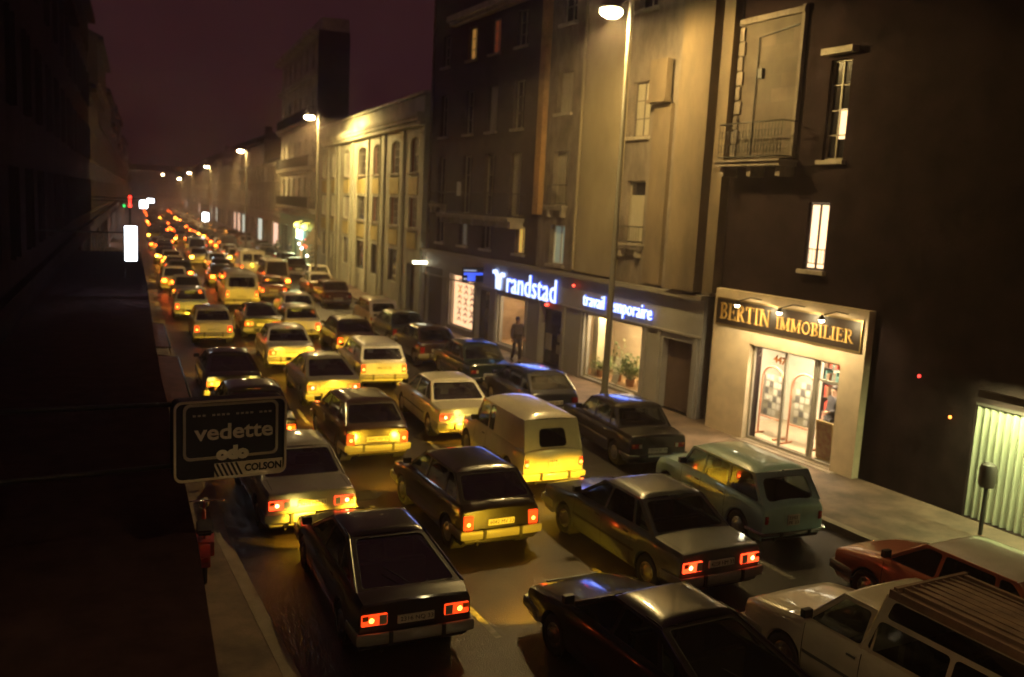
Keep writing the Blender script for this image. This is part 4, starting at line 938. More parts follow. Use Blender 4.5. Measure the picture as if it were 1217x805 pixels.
g = MB(); g.box(17.62, 17.65, 26.0, 26.7, .80, 1.35); tag(g.build('orange_poster', mat('orange_card', (.75, .16, .04), .6)), 'orange card standing behind the plants in the shop window', 'poster')
g = MB(); g.face([(17.12, 24.55, .24), (17.12, 24.92, .24), (17.28, 24.92, 1.1), (17.28, 24.55, 1.1)]); g.face([(17.125, 24.55, .24), (17.125, 24.92, .24), (17.285, 24.92, 1.1), (17.285, 24.55, 1.1)]); tag(g.build('easel_card', mat('white_card', (.7, .66, .52), .6), merge=False), 'pale card leaning in front of the plants in the shop window', 'card')

# ---- estate agency and the dark building over it, street y -8 .. 19.38
D_ = empty('stone_apartment_building', (16.8, -8.0, 0), RZ, 'dark stone apartment house over the estate agency with one bright window', 'building')
s_ = lambda y: y + 8.0
sh = (s_(14.72), s_(17.8), .16, 2.72)
ops = [(s_(15.5), s_(16.15), 7.5, 9.85), (s_(15.75), s_(16.42), 4.84, 6.48), (s_(15.5), s_(16.3), 11.6, 13.4)]
shut_o = (s_(6.5), s_(11.35), .14, 2.56)
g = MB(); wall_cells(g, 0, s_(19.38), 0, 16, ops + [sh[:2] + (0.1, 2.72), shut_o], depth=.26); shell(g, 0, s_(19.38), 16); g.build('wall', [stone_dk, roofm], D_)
g = MB(); g.box(s_(17.15), s_(19.36), .004, .05, 7.6, 11.1); p = g.build('stone_panel', ashlar, D_); p['label'] = 'pale ashlar panel raked by the street lamp'
g = MB(); g.box(s_(17.02), s_(17.14), .004, .12, 7.6, 11.3); g.box(s_(17.02), s_(19.36), .051, .16, 11.1, 11.25)
for k in range(9): g.box(s_(19.18) - (.06 if k % 2 else 0), s_(19.36), .052, .11, 7.62 + k * .385, 7.62 + k * .385 + .34)
g.build('quoins', stone, D_, bevel=.01)
g = MB(); g.box(s_(18.36), s_(18.52), .052, .14, 9.65, 9.9); g.build('vent', iron, D_); g = MB(); g.tube([(s_(18.6), .09, 7.6), (s_(18.6), .09, 10.7), (s_(17.2), .09, 10.85)], .02, 6); g.build('cable', iron, D_)
balcony(D_, s_(16.95), s_(19.36), 7.52, out=.6, scroll=True, sm_=stone)
for k, o in enumerate(ops):
    if k == 1:
        wn = window(D_, o, nx=2, nz=1, pane=emit('bright_window', (1.0, .68, .40), 1.7), fm=frame_dk, depth=.12); wn['label'] = 'brightly lit tall window with iron rail'
        g = MB()
        for q in (5.0, 5.35): g.tube([(o[0], -.03, q), (o[1], -.03, q)], .012, 6)
        for j in range(7): g.tube([(lerp(o[0] + .05, o[1] - .05, j / 6), -.03, 5.0), (lerp(o[0] + .05, o[1] - .05, j / 6), -.03, 5.35)], .008, 4)
        g.build('window_rail', iron, wn, merge=False)
    elif k == 0:
        wn = window(D_, o, nx=2, nz=4, depth=.14, sill=True); g = MB(); g.face([(o[0] + .08, -.12, 8.0), (o[0] + .36, -.12, 8.0), (o[0] + .36, -.12, 8.7), (o[0] + .08, -.12, 8.7)]); g.build('lit_blind', lit_warm, wn)
        g = MB(); g.box(o[0] - .15, o[1] + .15, .003, .22, 9.95, 10.1); g.build('hood', sill_m, wn)
    else: window(D_, o, sill=False, fm=stone_dk, pane=stone_dk, shut=stone_dk)
# agency front: a projecting stone frame
agency = mat('agency_limestone', (.66, .54, .38), .6, noise=.2, nscale=1.6, bump=.08, bscale=10)
g = MB(); wall_cells(g, s_(14.05), s_(19.3), 0, 4.07, [(sh[0], sh[1], 0, sh[3])], y=.22, depth=.215)
for x in (s_(14.05), s_(19.3)): g.face([(x, .22, 0), (x, .22, 4.07), (x, .003, 4.07), (x, .003, 0)])
g.face([(s_(14.05), .22, 4.07), (s_(19.3), .22, 4.07), (s_(19.3), .003, 4.07), (s_(14.05), .003, 4.07)])
ag = g.build('agency_front', agency, D_)
g = MB(); g.box(s_(14.5), s_(18.05), .222, .42, .0, .145); g.box(s_(14.72), s_(17.8), -.05, .222, 0, .155); g.build('step', kerbm, ag, bevel=.01)
g = MB(); g.box(s_(14.2), s_(19.15), .222, .27, 3.12, 3.80); sb = g.build('sign_board', mat('sign_board_brown', (.022, .014, .010), .35, coat=.4), ag, bevel=.006)
g = MB(); bars(g, s_(14.16), s_(19.19), 3.08, 3.84, .222, 1, 1, .035, .04); g.build('sign_border', mat('brass_edge', (.4, .3, .14), .35, metal=.8), ag)
gold = mat('gilt_lettering', (.60, .38, .12), .35, metal=.25); gold.node_tree.nodes['Principled BSDF'].inputs['Emission Color'].default_value = (1, .7, .3, 1)
# serif capitals drawn stroke by stroke: unit-height glyphs
def serif_glyph(ch):
    T_, t = .19, .07; P = []       # rectangles (x0,x1,z0,z1), arcs handled as polylines with width
    def stem(x, z0=0, z1=1): P.append(('l', [(x, z0), (x, z1)], T_))
    def foot(x, z, wd=.19): P.append(('l', [(x - wd, z), (x + wd, z)], t))
    def arc(cx, cz, rx, rz, a0, a1, wd=.15): P.append(('l', [(cx + rx * math.cos(R(a)), cz + rz * math.sin(R(a))) for a in [a0 + (a1 - a0) * k / 8 for k in range(9)]], wd))
    if ch in 'BRELIM N'.replace(' ', ''):
        stem(.2)
        for z in (.035, .965): foot(.2, z)
    if ch == 'B': arc(.32, .74, .26, .225, 90, -90); arc(.32, .26, .32, .225, 90, -90); P += [('l', [(.2, z), (.34, z)], t) for z in (.965, .51, .035)]; w_ = .78
    elif ch == 'R': arc(.32, .74, .28, .225, 90, -90); P += [('l', [(.2, .965), (.34, .965)], t), ('l', [(.2, .51), (.34, .51)], t), ('l', [(.38, .5), (.72, .03)], .16), ('l', [(.62, .035), (.85, .035)], t)]; w_ = .86
    elif ch == 'E': P += [('l', [(.2, .965), (.66, .965)], t), ('l', [(.2, .51), (.54, .51)], t), ('l', [(.2, .035), (.70, .035)], t), ('l', [(.67, .97), (.67, .78)], .05), ('l', [(.72, .03), (.72, .25)], .05), ('l', [(.55, .62), (.55, .40)], .05)]; w_ = .80
    elif ch == 'L': P += [('l', [(.2, .035), (.68, .035)], t), ('l', [(.69, .03), (.69, .27)], .05)]; w_ = .76
    elif ch == 'T': stem(.4); foot(.4, .035); P += [('l', [(.04, .965), (.76, .965)], t), ('l', [(.06, .97), (.06, .76)], .05), ('l', [(.74, .97), (.74, .76)], .05)]; w_ = .84
    elif ch == 'I': w_ = .44
    elif ch == 'N': P += [('l', [(.2, .96), (.82, .04)], .16), ('l', [(.82, .0), (.82, 1)], t), ('l', [(.68, .965), (.96, .965)], t)]; w_ = 1.0
    elif ch == 'M': P += [('l', [(.2, .96), (.56, .06)], .14), ('l', [(.56, .06), (.92, .96)], .07), ('l', [(.92, 0), (.92, 1)], T_), ('l', [(.76, .965), (1.1, .965)], t), ('l', [(.76, .035), (1.1, .035)], t)]; w_ = 1.16
    elif ch == 'O': arc(.46, .5, .36, .46, 0, 360, .14); w_ = .94
    return P, w_
def serif_word(g, word, x_left, width, z0, h, y):
    tot = sum(serif_glyph(c)[1] for c in word); k = width / tot; x = 0
    for c in word:
        P, w_ = serif_glyph(c)
        for (_, pts, wd) in P:
            stroke(g, [(x_left - (x + p[0]) * k, z0 + p[1] * h) for p in pts], wd * (k + h) * .36, y, y + .03)
        x += w_
g = MB(); serif_word(g, 'BERTIN', s_(19.0), 1.95, 3.26, .44, .272); serif_word(g, 'IMMOBILIER', s_(16.86), 2.5, 3.27, .32, .272)
t_ = g.build('sign_lettering', gold, sb, merge=False); t_['label'] = 'gilt serif letters reading BERTIN IMMOBILIER'
spotm = emit('spot_bulb', (1, .86, .55), 30)
for k, y in enumerate((17.5, 16.0, 14.65)):
    g = MB(); g.tube([(s_(y), .22, 3.93), (s_(y), .6, 3.99), (s_(y) + .05, .98, 3.90)], .014, 6); g.lathe([(.035, .11), (.085, 0), (.08, 0), (.02, .10)], (s_(y) + .05, 1.0, 3.80), 'z', 12); sp_ = g.build('sign_spotlight', iron, ag, merge=False)
    g = MB(); g.ellipsoid((s_(y) + .05, 1.0, 3.79), .065, .065, .055, 10); g.build('bulb', spotm, sp_)
    ld = bpy.data.lights.new('sign_light', 'SPOT'); ld.energy = (120, 125, 90)[k]; ld.color = (1, .76, .38); ld.spot_size = R(150); ld.spot_blend = .6; ld.shadow_soft_size = .05
    lo = bpy.data.objects.new('sign_light', ld); col.objects.link(lo); lo.parent = D_; lo.location = (s_(y) + .05, 1.0, 3.70); lo.rotation_euler = (R(-38), 0, 0)
ro = (sh[0] - .25, s_(19.2), .16, 2.72)
room(D_, ro, 2.4, room_white, mat('agency_floor', (.50, .42, .30), .4, noise=.15, nscale=3), 300, (1.0, .78, .50), y0=-.261, ly=.12); shop_pane(D_, sh, y=.03, mull=(s_(16.62), s_(15.62), s_(15.52)))
g = MB(); g.box(s_(14.74), s_(15.52), .01, .05, 2.18, 2.24); g.build('transom', MATS['anodised_frame'], D_)
t_ = text_mesh('window_number', '447', .3, mat('orange_lettering', (.55, .16, .03), .6), D_, extrude=.003, offset=.012); scale_to(t_, .44, .2); t_.rotation_euler = (R(90), R(4), R(180)); t_.location = (s_(17.06), .04, 2.36)
t_ = text_mesh('window_number', '2', .3, mat('grey_lettering', (.3, .28, .24), .6), D_, extrude=.003); scale_to(t_, .12, .2); t_.rotation_euler = (R(90), 0, R(180)); t_.location = (s_(17.6), .04, 2.42)
# corrugated shutter
cm = mat('corrugated_metal', (.52, .54, .42), .38, metal=.4, noise=.2, nscale=2, stretch=(1, 1, .3))
g = MB(); n = 150; a, b, c, d = shut_o; xs_ = [lerp(a, b, k / (n * 2)) for k in range(n * 2 + 1)]
g.grid([[(x, -.12 + .045 * math.sin((x - a) * 2 * math.pi / .155), z) for x in xs_] for z in (c, d)], 0, True); cs = g.build('corrugated_shutter', cm, D_, merge=False)
g = MB(); g.box(a, b, -.2, -.02, d - .07, d - .002); g.build('shutter_rail', frame_dk, cs)
g = MB(); g.box(s_(7.2), s_(10.9), .50, .62, 2.86, 2.92); g.box(s_(9.0) - .03, s_(9.0) + .03, .003, .5, 2.87, 2.91); fl = g.build('strip_light', frame_dk, D_)
g = MB(); g.box(s_(7.2), s_(10.9), .60, .63, 2.79, 2.93); g.build('fitting_shade', frame_dk, fl)
g = MB(); g.box(s_(7.3), s_(10.8), .52, .59, 2.835, 2.858); g.build('tube', emit('green_tube', (.85, 1.0, .35), 4.0), fl)
area('tube_light', D_, (s_(9.2), .52, 2.80), (R(-28), 0, 0), 3.4, .08, 210, (.93, 1.0, .42))
index_kids(D_)
for (y, z, c_, lb) in ((12.7, 2.83, (1, .04, .03), 'tiny red light on the dark wall right of the agency'), (11.85, 2.12, (1, .25, .04), 'small orange light beside the corrugated shutter')):
    g = MB(); g.ellipsoid((16.74, y, z), .035, .035, .035); tag(g.build('indicator_light', emit('ind_%.1f' % y, c_, 4)), lb, 'light')

# ---- agency display things
def arch_frame(y, label, ph):
    t = empty('display_stand', (17.4, y, .17), RZ + .12 * ph, label, 'display stand', 'arched display stands in the agency window')
    wood = mat('pinkish_wood', (.55, .22, .12), .5); w_, h = .40, 1.93
    pts = [(-w_, 0, 0), (-w_, 0, h - w_)] + [(-w_ * math.cos(R(a)), 0, h - w_ + w_ * math.sin(R(a))) for a in range(15, 180, 15)] + [(w_, 0, h - w_), (w_, 0, 0)]
    g = MB(); g.tube(pts, .028, 8); g.tube([(-w_, 0, .52), (w_, 0, .52)], .02, 6); g.tube([(-w_, -.22, .02), (-w_, .22, .02)], .025, 6); g.tube([(w_, -.22, .02), (w_, .22, .02)], .025, 6); g.build('frame', wood, t)
    g = MB(); g.box(-w_ + .03, w_ - .03, -.012, -.004, .55, h - w_ * .6); g.build('panel', mat('display_glass', (.55, .52, .42), .3), t)
    for r in range(6):
        for c in range(4):
            if (r * 5 + c * 3 + ph) % 7 == 0: continue
            g = MB(); x = -w_ + .06 + c * .155; z = .60 + r * .19; g.box(x, x + .125, .0, .008, z, z + .15); g.build('advert_card', mat('advert_card', (.82, .80, .72), .7) if (r + c) % 3 else mat('advert_card_dark', (.26, .25, .24), .7), t)
    return t
arch_frame(17.66, 'arched display stand of property cards, nearer the left wall of the agency window', 0); arch_frame(16.52, 'arched display stand of property cards, next to the man in the agency', 1)
g = MB(); g.box(-.27, .27, -.02, .02, 0, 1.0); t = g.build('framed_poster', mat('poster_frame_gold', (.5, .36, .16), .4), loc=(17.1, 15.36, .17)); t.rotation_euler = (R(-7), 0, RZ); tag(t, 'framed dark poster leaning in the agency window before the man', 'poster')
g = MB(); g.box(-.23, .23, .021, .026, .05, .95); g.build('picture', mat('poster_picture', (.16, .05, .03), .5, noise=.9, nscale=7, color2=(.30, .22, .12)), t)
t = empty('bookshelf', (18.6, 16.35, .17), RZ, 'tall shelf of files behind the man in the agency', 'shelf')
g = MB()
for z in (0, .4, .8, 1.2, 1.6, 2.0, 2.4): g.box(-.2, .55, -.15, .15, z, z + .03)
g.box(-.22, -.2, -.15, .15, 0, 2.43); g.box(.55, .57, -.15, .15, 0, 2.43); g.build('shelf_frame', frame_dk, t); rr = random.Random(4)
for z in (.03, .43, .83, 1.23, 1.63, 2.03):
    x = -.18
    while x < .48:
        wd = rr.uniform(.03, .08); g = MB(); g.box(x, x + wd, -.10, .14, z, z + rr.uniform(.22, .32)); g.build('file', rr.choice([mat('file_red', (.4, .05, .03), .6), mat('file_teal', (.05, .14, .12), .6), mat('file_cream', (.5, .46, .36), .6), mat('file_brown', (.16, .09, .05), .6)]), t); x += wd + .006 + (.1 if rr.random() < .2 else 0)
index_kids(t)

# ---- pale green office building, street y 42 .. 73 along the bending facade
TH = math.atan(.1); E_ = empty('office_building', (16.9, 42.0, 0), RZ - TH, 'pale green three-storey building with pilasters and a parapet', 'building')
k_ = 1 / math.cos(TH); s_ = lambda y: (y - 42.0) * k_
LE = s_(73.6)
bays = [(43.35, 44.95, 1), (47.1, 49.0, 1), (51.5, 53.4, 1), (55.3, 57.8, 0), (60.5, 62.3, 0), (65.2, 66.9, 0), (69.2, 70.9, 0)]
ops = []
for (a, b, sh_) in bays:
    for r, (c, d) in enumerate(((7.5, 9.3), (4.62, 6.2), (1.45, 3.3))):
        if a < 44 and r == 2: c, d = .13, 2.75
        ops.append((s_(a), s_(b), c, d, r, sh_))
g = MB(); wall_cells(g, 0, LE, 0, 11.26, ops, depth=.26); shell(g, 0, LE, 11.26, 12); g.build('wall', [office_w, roofm], E_)
for (a, b, sh_) in bays:
    for (z0, z1) in ((6.35, 7.25), (3.55, 4.40)):
        g = MB(); g.box(s_(a) - .05, s_(b) + .05, .003, .05, z0, z1); g.build('spandrel', office_y, E_)
edges = [42.0, 46.0, 50.2, 54.4, 59.1, 63.8, 68.0, 72.9]
for y in edges:
    g = MB(); x = s_(y) + .02; g.box(x, x + .62, .003, .11, 0, 9.75); g.box(x - .05, x + .67, .003, .15, 0, .9); g.box(x - .04, x + .66, .003, .16, 9.35, 9.45); g.build('pilaster', office_w, E_, bevel=.015)
g = MB(); g.box(-.1, LE + .1, .003, .42, 9.76, 9.95); g.box(-.15, LE + .15, .003, .55, 9.96, 10.14); g.box(-.2, LE + .2, .003, .60, 10.15, 10.36); g.build('cornice', office_w, E_, bevel=.02)
g = MB(); g.box(-.05, LE, .003, .18, 10.37, 11.2); g.box(-.1, LE + .05, -.3, .26, 11.27, 11.42); g.build('parapet', office_w, E_)
for i, (a, b, c, d, r, sh_) in enumerate(ops):
    if r == 2 and i == 2:
        g = MB(); g.box(a, b, -.3, -.26, c, d); g.box((a + b) / 2 - .02, (a + b) / 2 + .02, -.26, -.24, c, d); dd = g.build('door', mat('dark_double_door', (.05, .035, .03), .5), E_); g = MB(); g.box(a + .5, a + 1.0, -.255, -.235, 1.5, 2.05); g.build('door_notice', mat('notice_paper', (.34, .31, .25), .8), dd); continue
    if r == 0:
        xm = (a + b) / 2; rx = (b - a) / 2; g = MB()                       # segmental arch filling the head of the opening
        pts = [(xm + rx * math.cos(R(t)), d - .32 + .32 * math.sin(R(t))) for t in range(0, 181, 20)]
        for (p, q) in zip(pts, pts[1:]): g.face([(p[0], -.01, p[1]), (q[0], -.01, q[1]), (q[0], -.01, d), (p[0], -.01, d)]); g.face([(p[0], -.01, p[1]), (q[0], -.01, q[1]), (q[0], -.3, q[1]), (p[0], -.3, p[1])])
        g.build('arch', office_w, E_, merge=False)
    window(E_, (a, b, c, d), nx=4 if r < 2 else 1, nz=4 if r < 2 else 1, depth=.16, sill=r < 2, fm=mat('pale_frame', (.6, .58, .5), .5) if r < 2 else frame_dk)
    if r < 2 and sh_:
        g = MB(); g.box(b - .34, b - .01, -.14, -.10, c + .03, d - .05); g.build('reveal_panel', shutter_red, E_)
for y in (50.35, 64.1): downpipe(E_, s_(y) + .9, 0, 9.7, .1, office_w)
g = MB(); g.box(.6, 1.1, .262, .34, 3.5, 3.6); index_kids(E_)
g = MB(); g.box(16.05, 16.75, 40.95, 41.15, 2.98, 3.12); tag(g.build('bulkhead_light', emit('bulkhead_glow', (1, .93, .62), 5)), 'short white lit strip sticking out over the roller door', 'light')

# ---- tall old building with balconies, street y 74 .. 96
F_ = empty('tall_old_building', (16.8 + .1 * (74.2 - 41), 74.2, 0), RZ - TH, 'tall narrow pale building with dark balconies beyond the office', 'building')
tallm = mat('pale_tall_render', (.52, .50, .40), .85, noise=.4, nscale=.8, bump=.2); s_ = lambda y: (y - 74.2) * k_; LF = s_(95.8)
ops = [(x, x + 1.1, z, z + 2.0) for z in (5.6, 8.9, 12.9, 16.6) for x in (1.6, 5.0, 8.4, 11.8, 15.2, 18.6)]
sops = [(1.5, 4.6, .15, 3.0), (5.6, 9.6, .15, 3.0), (10.6, 14.6, .15, 3.0), (15.4, 19.6, .15, 3.0)]
g = MB(); wall_cells(g, 0, LF, 0, 19.4, ops + sops, depth=.3); shell(g, 0, LF, 19.4, 2.6, mi=2); g.build('wall', [tallm, roofm, stone_dk], F_)
for o in ops: window(F_, o, nx=2, nz=3, sill=True)
for z in (4.7, 8.2, 12.1, 16.0):
    g = MB(); g.box(-.1, LF + .1, .003, .5, z, z + .22); g.box(-.1, LF + .1, .003, .35, z - .2, z); g.build('string_course', tallm, F_)
for z in (4.93, 8.43, 12.33): balcony(F_, .6, LF - .6, z, out=.6)
g = MB(); g.box(-.2, LF + .2, .003, .8, 18.9, 19.3); g.box(0, LF, -2.5, -.3, 19.4, 20.4); g.box(14, 15.2, -2, -1, 20.4, 21.6); g.box(5, 6, -2, -1, 20.4, 21.2); g.build('cornice', tallm, F_)
greenf = mat('green_shop_paint', (.10, .20, .13), .5, noise=.2, nscale=3)
g = MB(); wall_cells(g, -.05, LF, 0, 4.1, sops, y=.08, depth=.075); sf2 = g.build('cafe_front', greenf, F_)
for i, o in enumerate(sops):
    window(F_, o, nx=2, nz=2, depth=.25, sill=False, pane=[paneglass, emit('cafe_glow', (.8, .45, .18), .35), emit('cafe_glow2', (.4, .5, .2), .2), paneglass][i], fm=greenf)
for (x, z) in ((2.4, 3.35), (6.6, 3.35)):
    g = MB(); g.ellipsoid((x, .5, z), .26, .26, .26, 12); g.tube([(x, .08, z + .35), (x, .5, z + .25)], .02, 6); g.build('globe_lamp', emit('globe_yellow', (1.0, .82, .12), 6), F_)
for x in (4.6, 6.6):
    g = MB(); g.box(x, x + 1.05, .30, .42, 2.15, 2.95); bs = g.build('sign_box', emit('sign_cyan', (.5, .85, 1.0), 4), F_); g = MB(); g.box(x + .16, x + .89, .421, .43, 2.27, 2.83); g.build('sign_face', emit('sign_yellow', (1.0, .85, .06), 4), bs)
area('cafe_light', F_, (5.0, 1.0, 3.5), (0, 0, 0), 8, .6, 300, (.9, 1.0, .5))
for (x, y, z, r) in ((5.2, .5, 1.75, .12), (3.6, .5, 1.45, .13), (.6, .5, 1.0, .12)):
    g = MB(); g.ellipsoid((x, y, z), r, r, r, 8); g.build('small_lamp', emit('small_lamp_white', (1, .85, .7), 8), F_)
for (x, z) in ((1.7, 2.0), (1.2, 1.7), (2.2, 1.85), (1.4, 2.3)):
    g = MB(); g.ellipsoid((x, .5, z), .10, .1, .10, 8); g.build('red_lamp', emit('cafe_red', (1, .08, .02), 3), F_)
index_kids(F_)
# ---- roof house with one lit window behind the office building
G_ = empty('rear_house', (30, 66, 0), RZ - TH, 'dark house behind the pale office with one small lit attic window', 'building')
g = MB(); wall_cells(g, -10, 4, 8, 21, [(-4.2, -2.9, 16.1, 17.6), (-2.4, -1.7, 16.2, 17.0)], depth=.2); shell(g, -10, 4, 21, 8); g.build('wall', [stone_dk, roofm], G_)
window(G_, (-4.2, -2.9, 16.1, 17.6), nx=2, nz=2, pane=emit('attic_window', (1.0, .55, .16), 1.4), sill=False); window(G_, (-2.4, -1.7, 16.2, 17.0), nx=1, nz=1, pane=lit_dim, sill=False); index_kids(G_)

# ---- the rest of the street: plain fronts on both sides
wallms = [mat('far_render_a', (.20, .17, .13), .9, noise=.4, nscale=.6), mat('far_render_b', (.28, .24, .17), .9, noise=.4, nscale=.6), mat('far_render_c', (.13, .10, .085), .9, noise=.4, nscale=.6)]
rb = random.Random(5)
left_trim = mat('left_shade_trim', (.028, .016, .017), .95, spec=0.0)
leftm = mat('left_shade_wall', (.03, .017, .018), 1.0, spec=0.0, noise=.4, nscale=.8)  # near-black colour holds the shade of the unlit left fronts
def front(x, y, ang, L, H, wm, label, side, lit=.05, groundlit=0.0, storeys=None, nwin=None):
    t = empty('terrace_house', (x, y, 0), ang, label, 'house', 'houses lining the street')
    ns = storeys or max(2, int((H - 3.6) / 3.1)); nw = nwin or max(2, int(L / 3.0)); ops = []
    for r in range(ns):
        for c in range(nw):
            xc = (c + .5) * L / nw; ops.append((xc - .5, xc + .5, 4.4 + r * 3.1, 6.3 + r * 3.1))
    so = [(L * .08, L * .45, .2, 2.9), (L * .55, L * .92, .2, 2.9)]
    g = MB(); wall_cells(g, 0, L, 0, H, ops + so, depth=.25); shell(g, 0, L, H, 9); g.build('wall', [wm, roofm], t)
    g = MB(); g.box(-.02, L + .02, .003, .45, H - .5, H - .25); g.box(0, L, .003, .2, 3.6, 3.85); g.build('cornice', wm, t)
    g = MB(); 
    for rz in (0, 1): g.face([(0, -rz * 9 + (.4 if rz == 0 else 0), H + .004), (L, -rz * 9 + (.4 if rz == 0 else 0), H + .004), (L, -4.5, H + 2.2), (0, -4.5, H + 2.2)])
    for x_ in (0, L): g.face([(x_, .4, H + .004), (x_, -4.5, H + 2.2), (x_, -9, H + .004)])
    rf = g.build('roof', roofm, t); g = MB(); g.box(L * .3, L * .3 + .9, -5, -4, H + 1.2, H + 3.2); g.build('chimney', wm, rf)
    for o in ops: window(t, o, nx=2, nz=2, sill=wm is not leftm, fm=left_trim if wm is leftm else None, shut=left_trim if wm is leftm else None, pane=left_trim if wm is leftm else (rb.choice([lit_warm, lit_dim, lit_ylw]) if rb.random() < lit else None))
    for o in so:
        lt = rb.random() < groundlit; window(t, o, nx=3, nz=1, sill=False, pane=rb.choice([lit_warm, emit('shop_pink', (1.0, .62, .45), 1.4), lit_white]) if lt else None, fm=frame_dk)
    index_kids(t); return t
y = 96.3; k = 0
names = ['brown', 'pale ochre', 'sooty', 'grey', 'narrow tan', 'broad dull', 'low brown', 'tall sooty']
while y < 300:
    L = rb.uniform(11, 20) if k else 15; H = [9.6, 12.5, 9.2, 13, 10.5, 12, 9, 11, 13, 10, 12, 9, 12][k % 13]
    front(16.8 + .1 * (y - 41) if y < 110 else 23.7 + S(y) - S(110), y, RZ - (TH if y < 110 else Sa(y)), L, H, wallms[[1, 0, 1, 2, 0, 1, 2][k % 7]], '%s terrace house, number %s along the right beyond the tall old building' % (names[k % 8], ['one', 'two', 'three', 'four', 'five', 'six', 'seven', 'eight', 'nine', 'ten', 'eleven', 'twelve', 'thirteen', 'fourteen'][k % 14]), 1, .08, .55 if k < 4 else .3)
    y += L * .995; k += 1
# left side: its deep shade is put into the wall and trim colours
y = -6; k = 0
while y < 300:
    L = [19, 16, 14, 18, 15][k % 5]; H = [17, 15, 13, 16, 12][k % 5]; a = Sa(y + L / 2); xe = -1.0 + S(y + L)
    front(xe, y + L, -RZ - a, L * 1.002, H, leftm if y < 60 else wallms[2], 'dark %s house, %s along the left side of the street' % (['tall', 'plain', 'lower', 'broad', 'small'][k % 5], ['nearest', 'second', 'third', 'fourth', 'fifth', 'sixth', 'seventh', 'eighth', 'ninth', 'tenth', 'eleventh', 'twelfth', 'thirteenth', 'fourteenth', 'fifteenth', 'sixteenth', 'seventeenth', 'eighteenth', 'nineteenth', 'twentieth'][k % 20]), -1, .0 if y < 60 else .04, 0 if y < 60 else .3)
    y += L; k += 1
# end of the vista
front(26 + 22, 345, math.pi - R(5), 44, 12, wallms[2], 'wide dark house closing the far end of the street', 0, .02)

# ---------------------------------------------------------------- street lamps
lampm = emit('lamp_glow', (1.0, .78, .38), 160, 'NONE')
polem = mat('lamp_pole_paint', (.16, .15, .12), .5, metal=.3)
LAMP_W = 3000.0
def street_lamp(x, y, z, label, watts):
    t = empty('street_lamp', (x + .57, y, .13), -Sa(y) + math.pi, label, 'street lamp', 'street lamps along the right pavement')
    g = MB(); hz = z - .13
    g.tube([(0, 0, 0), (0, 0, .9), (0, 0, .95), (0, 0, hz + .28)], [.13, .13, .095, .055], 14); g.lathe([(.17, 0), (.17, .05), (.13, .09)], (0, 0, 0), 'z', 14); g.build('pole', polem, t)
    g = MB(); g.box(-.15, -.11, -.10, .10, .35, .75); g.build('inspection_hatch', polem, t)
    g = MB(); g.tube([(0, 0, hz + .26), (.03, 0, hz + .38), (.14, 0, hz + .40), (.36, 0, hz + .22)], .032, 10); g.build('arm', polem, t)
    g = MB(); g.ellipsoid((.57, 0, hz + .13), .36, .19, .12, 16); g.build('lamp_housing', polem, t)
    g = MB(); g.ellipsoid((.57, 0, hz + .03), .32, .22, .17, 14); g.build('lamp_glass', lampm, t)
    ld = bpy.data.lights.new('street_light', 'SPOT'); ld.energy = watts; ld.color = (1.0, .67, .22); ld.spot_size = R(172); ld.spot_blend = .35; ld.shadow_soft_size = .16
    lo = bpy.data.objects.new('street_light', ld); col.objects.link(lo); lo.parent = t; lo.location = (.57, 0, hz - .16)
    lo.rotation_euler = (0, R(24), 0)
    index_kids(t); return t
LL = [(13.18, 20.3, 11.1, 'tall street lamp in front of the travail temporaire shop', 1.0), (15.1, 57.4, 10.9, 'street lamp standing at the far end of the pale office building', 1.8), (17.8, 94.0, 10.1, 'third street lamp from the camera, beside the dark houses', .9),
      (22.4, 145, 9.6, 'fourth street lamp from the camera', .9), (25.6, 187, 9.2, 'fifth street lamp from the camera, second farthest bright one', .8), (27.5, 216, 8.3, 'sixth street lamp from the camera, farthest bright one', .8), (29.0, 262, 9.6, 'faintest and farthest street lamp at the end of the row', .1)]
LL.append((12.75, -18.5, 10.9, 'assumed street lamp, added unseen behind the camera on the right pavement', .3))  # row's spacing carried on out of view; unseen lamp added for its light
for (x, y, z, lb, k) in LL: street_lamp(x, y, z, lb, LAMP_W * k)
t = street_lamp(2.6, -1.6, 10.9, 'assumed street lamp, added unseen on the left pavement just behind the camera', 620); t.location = (2.0, -1.6, .13); t.rotation_euler = (0, 0, 0)  # unseen lamp, assumed and added to light the near car sides
for ch in t.children:
    if ch.type == 'LIGHT': ch.data.spot_size = R(104); ch.data.spot_blend = .35; ch.rotation_euler = (R(5), 0, 0)
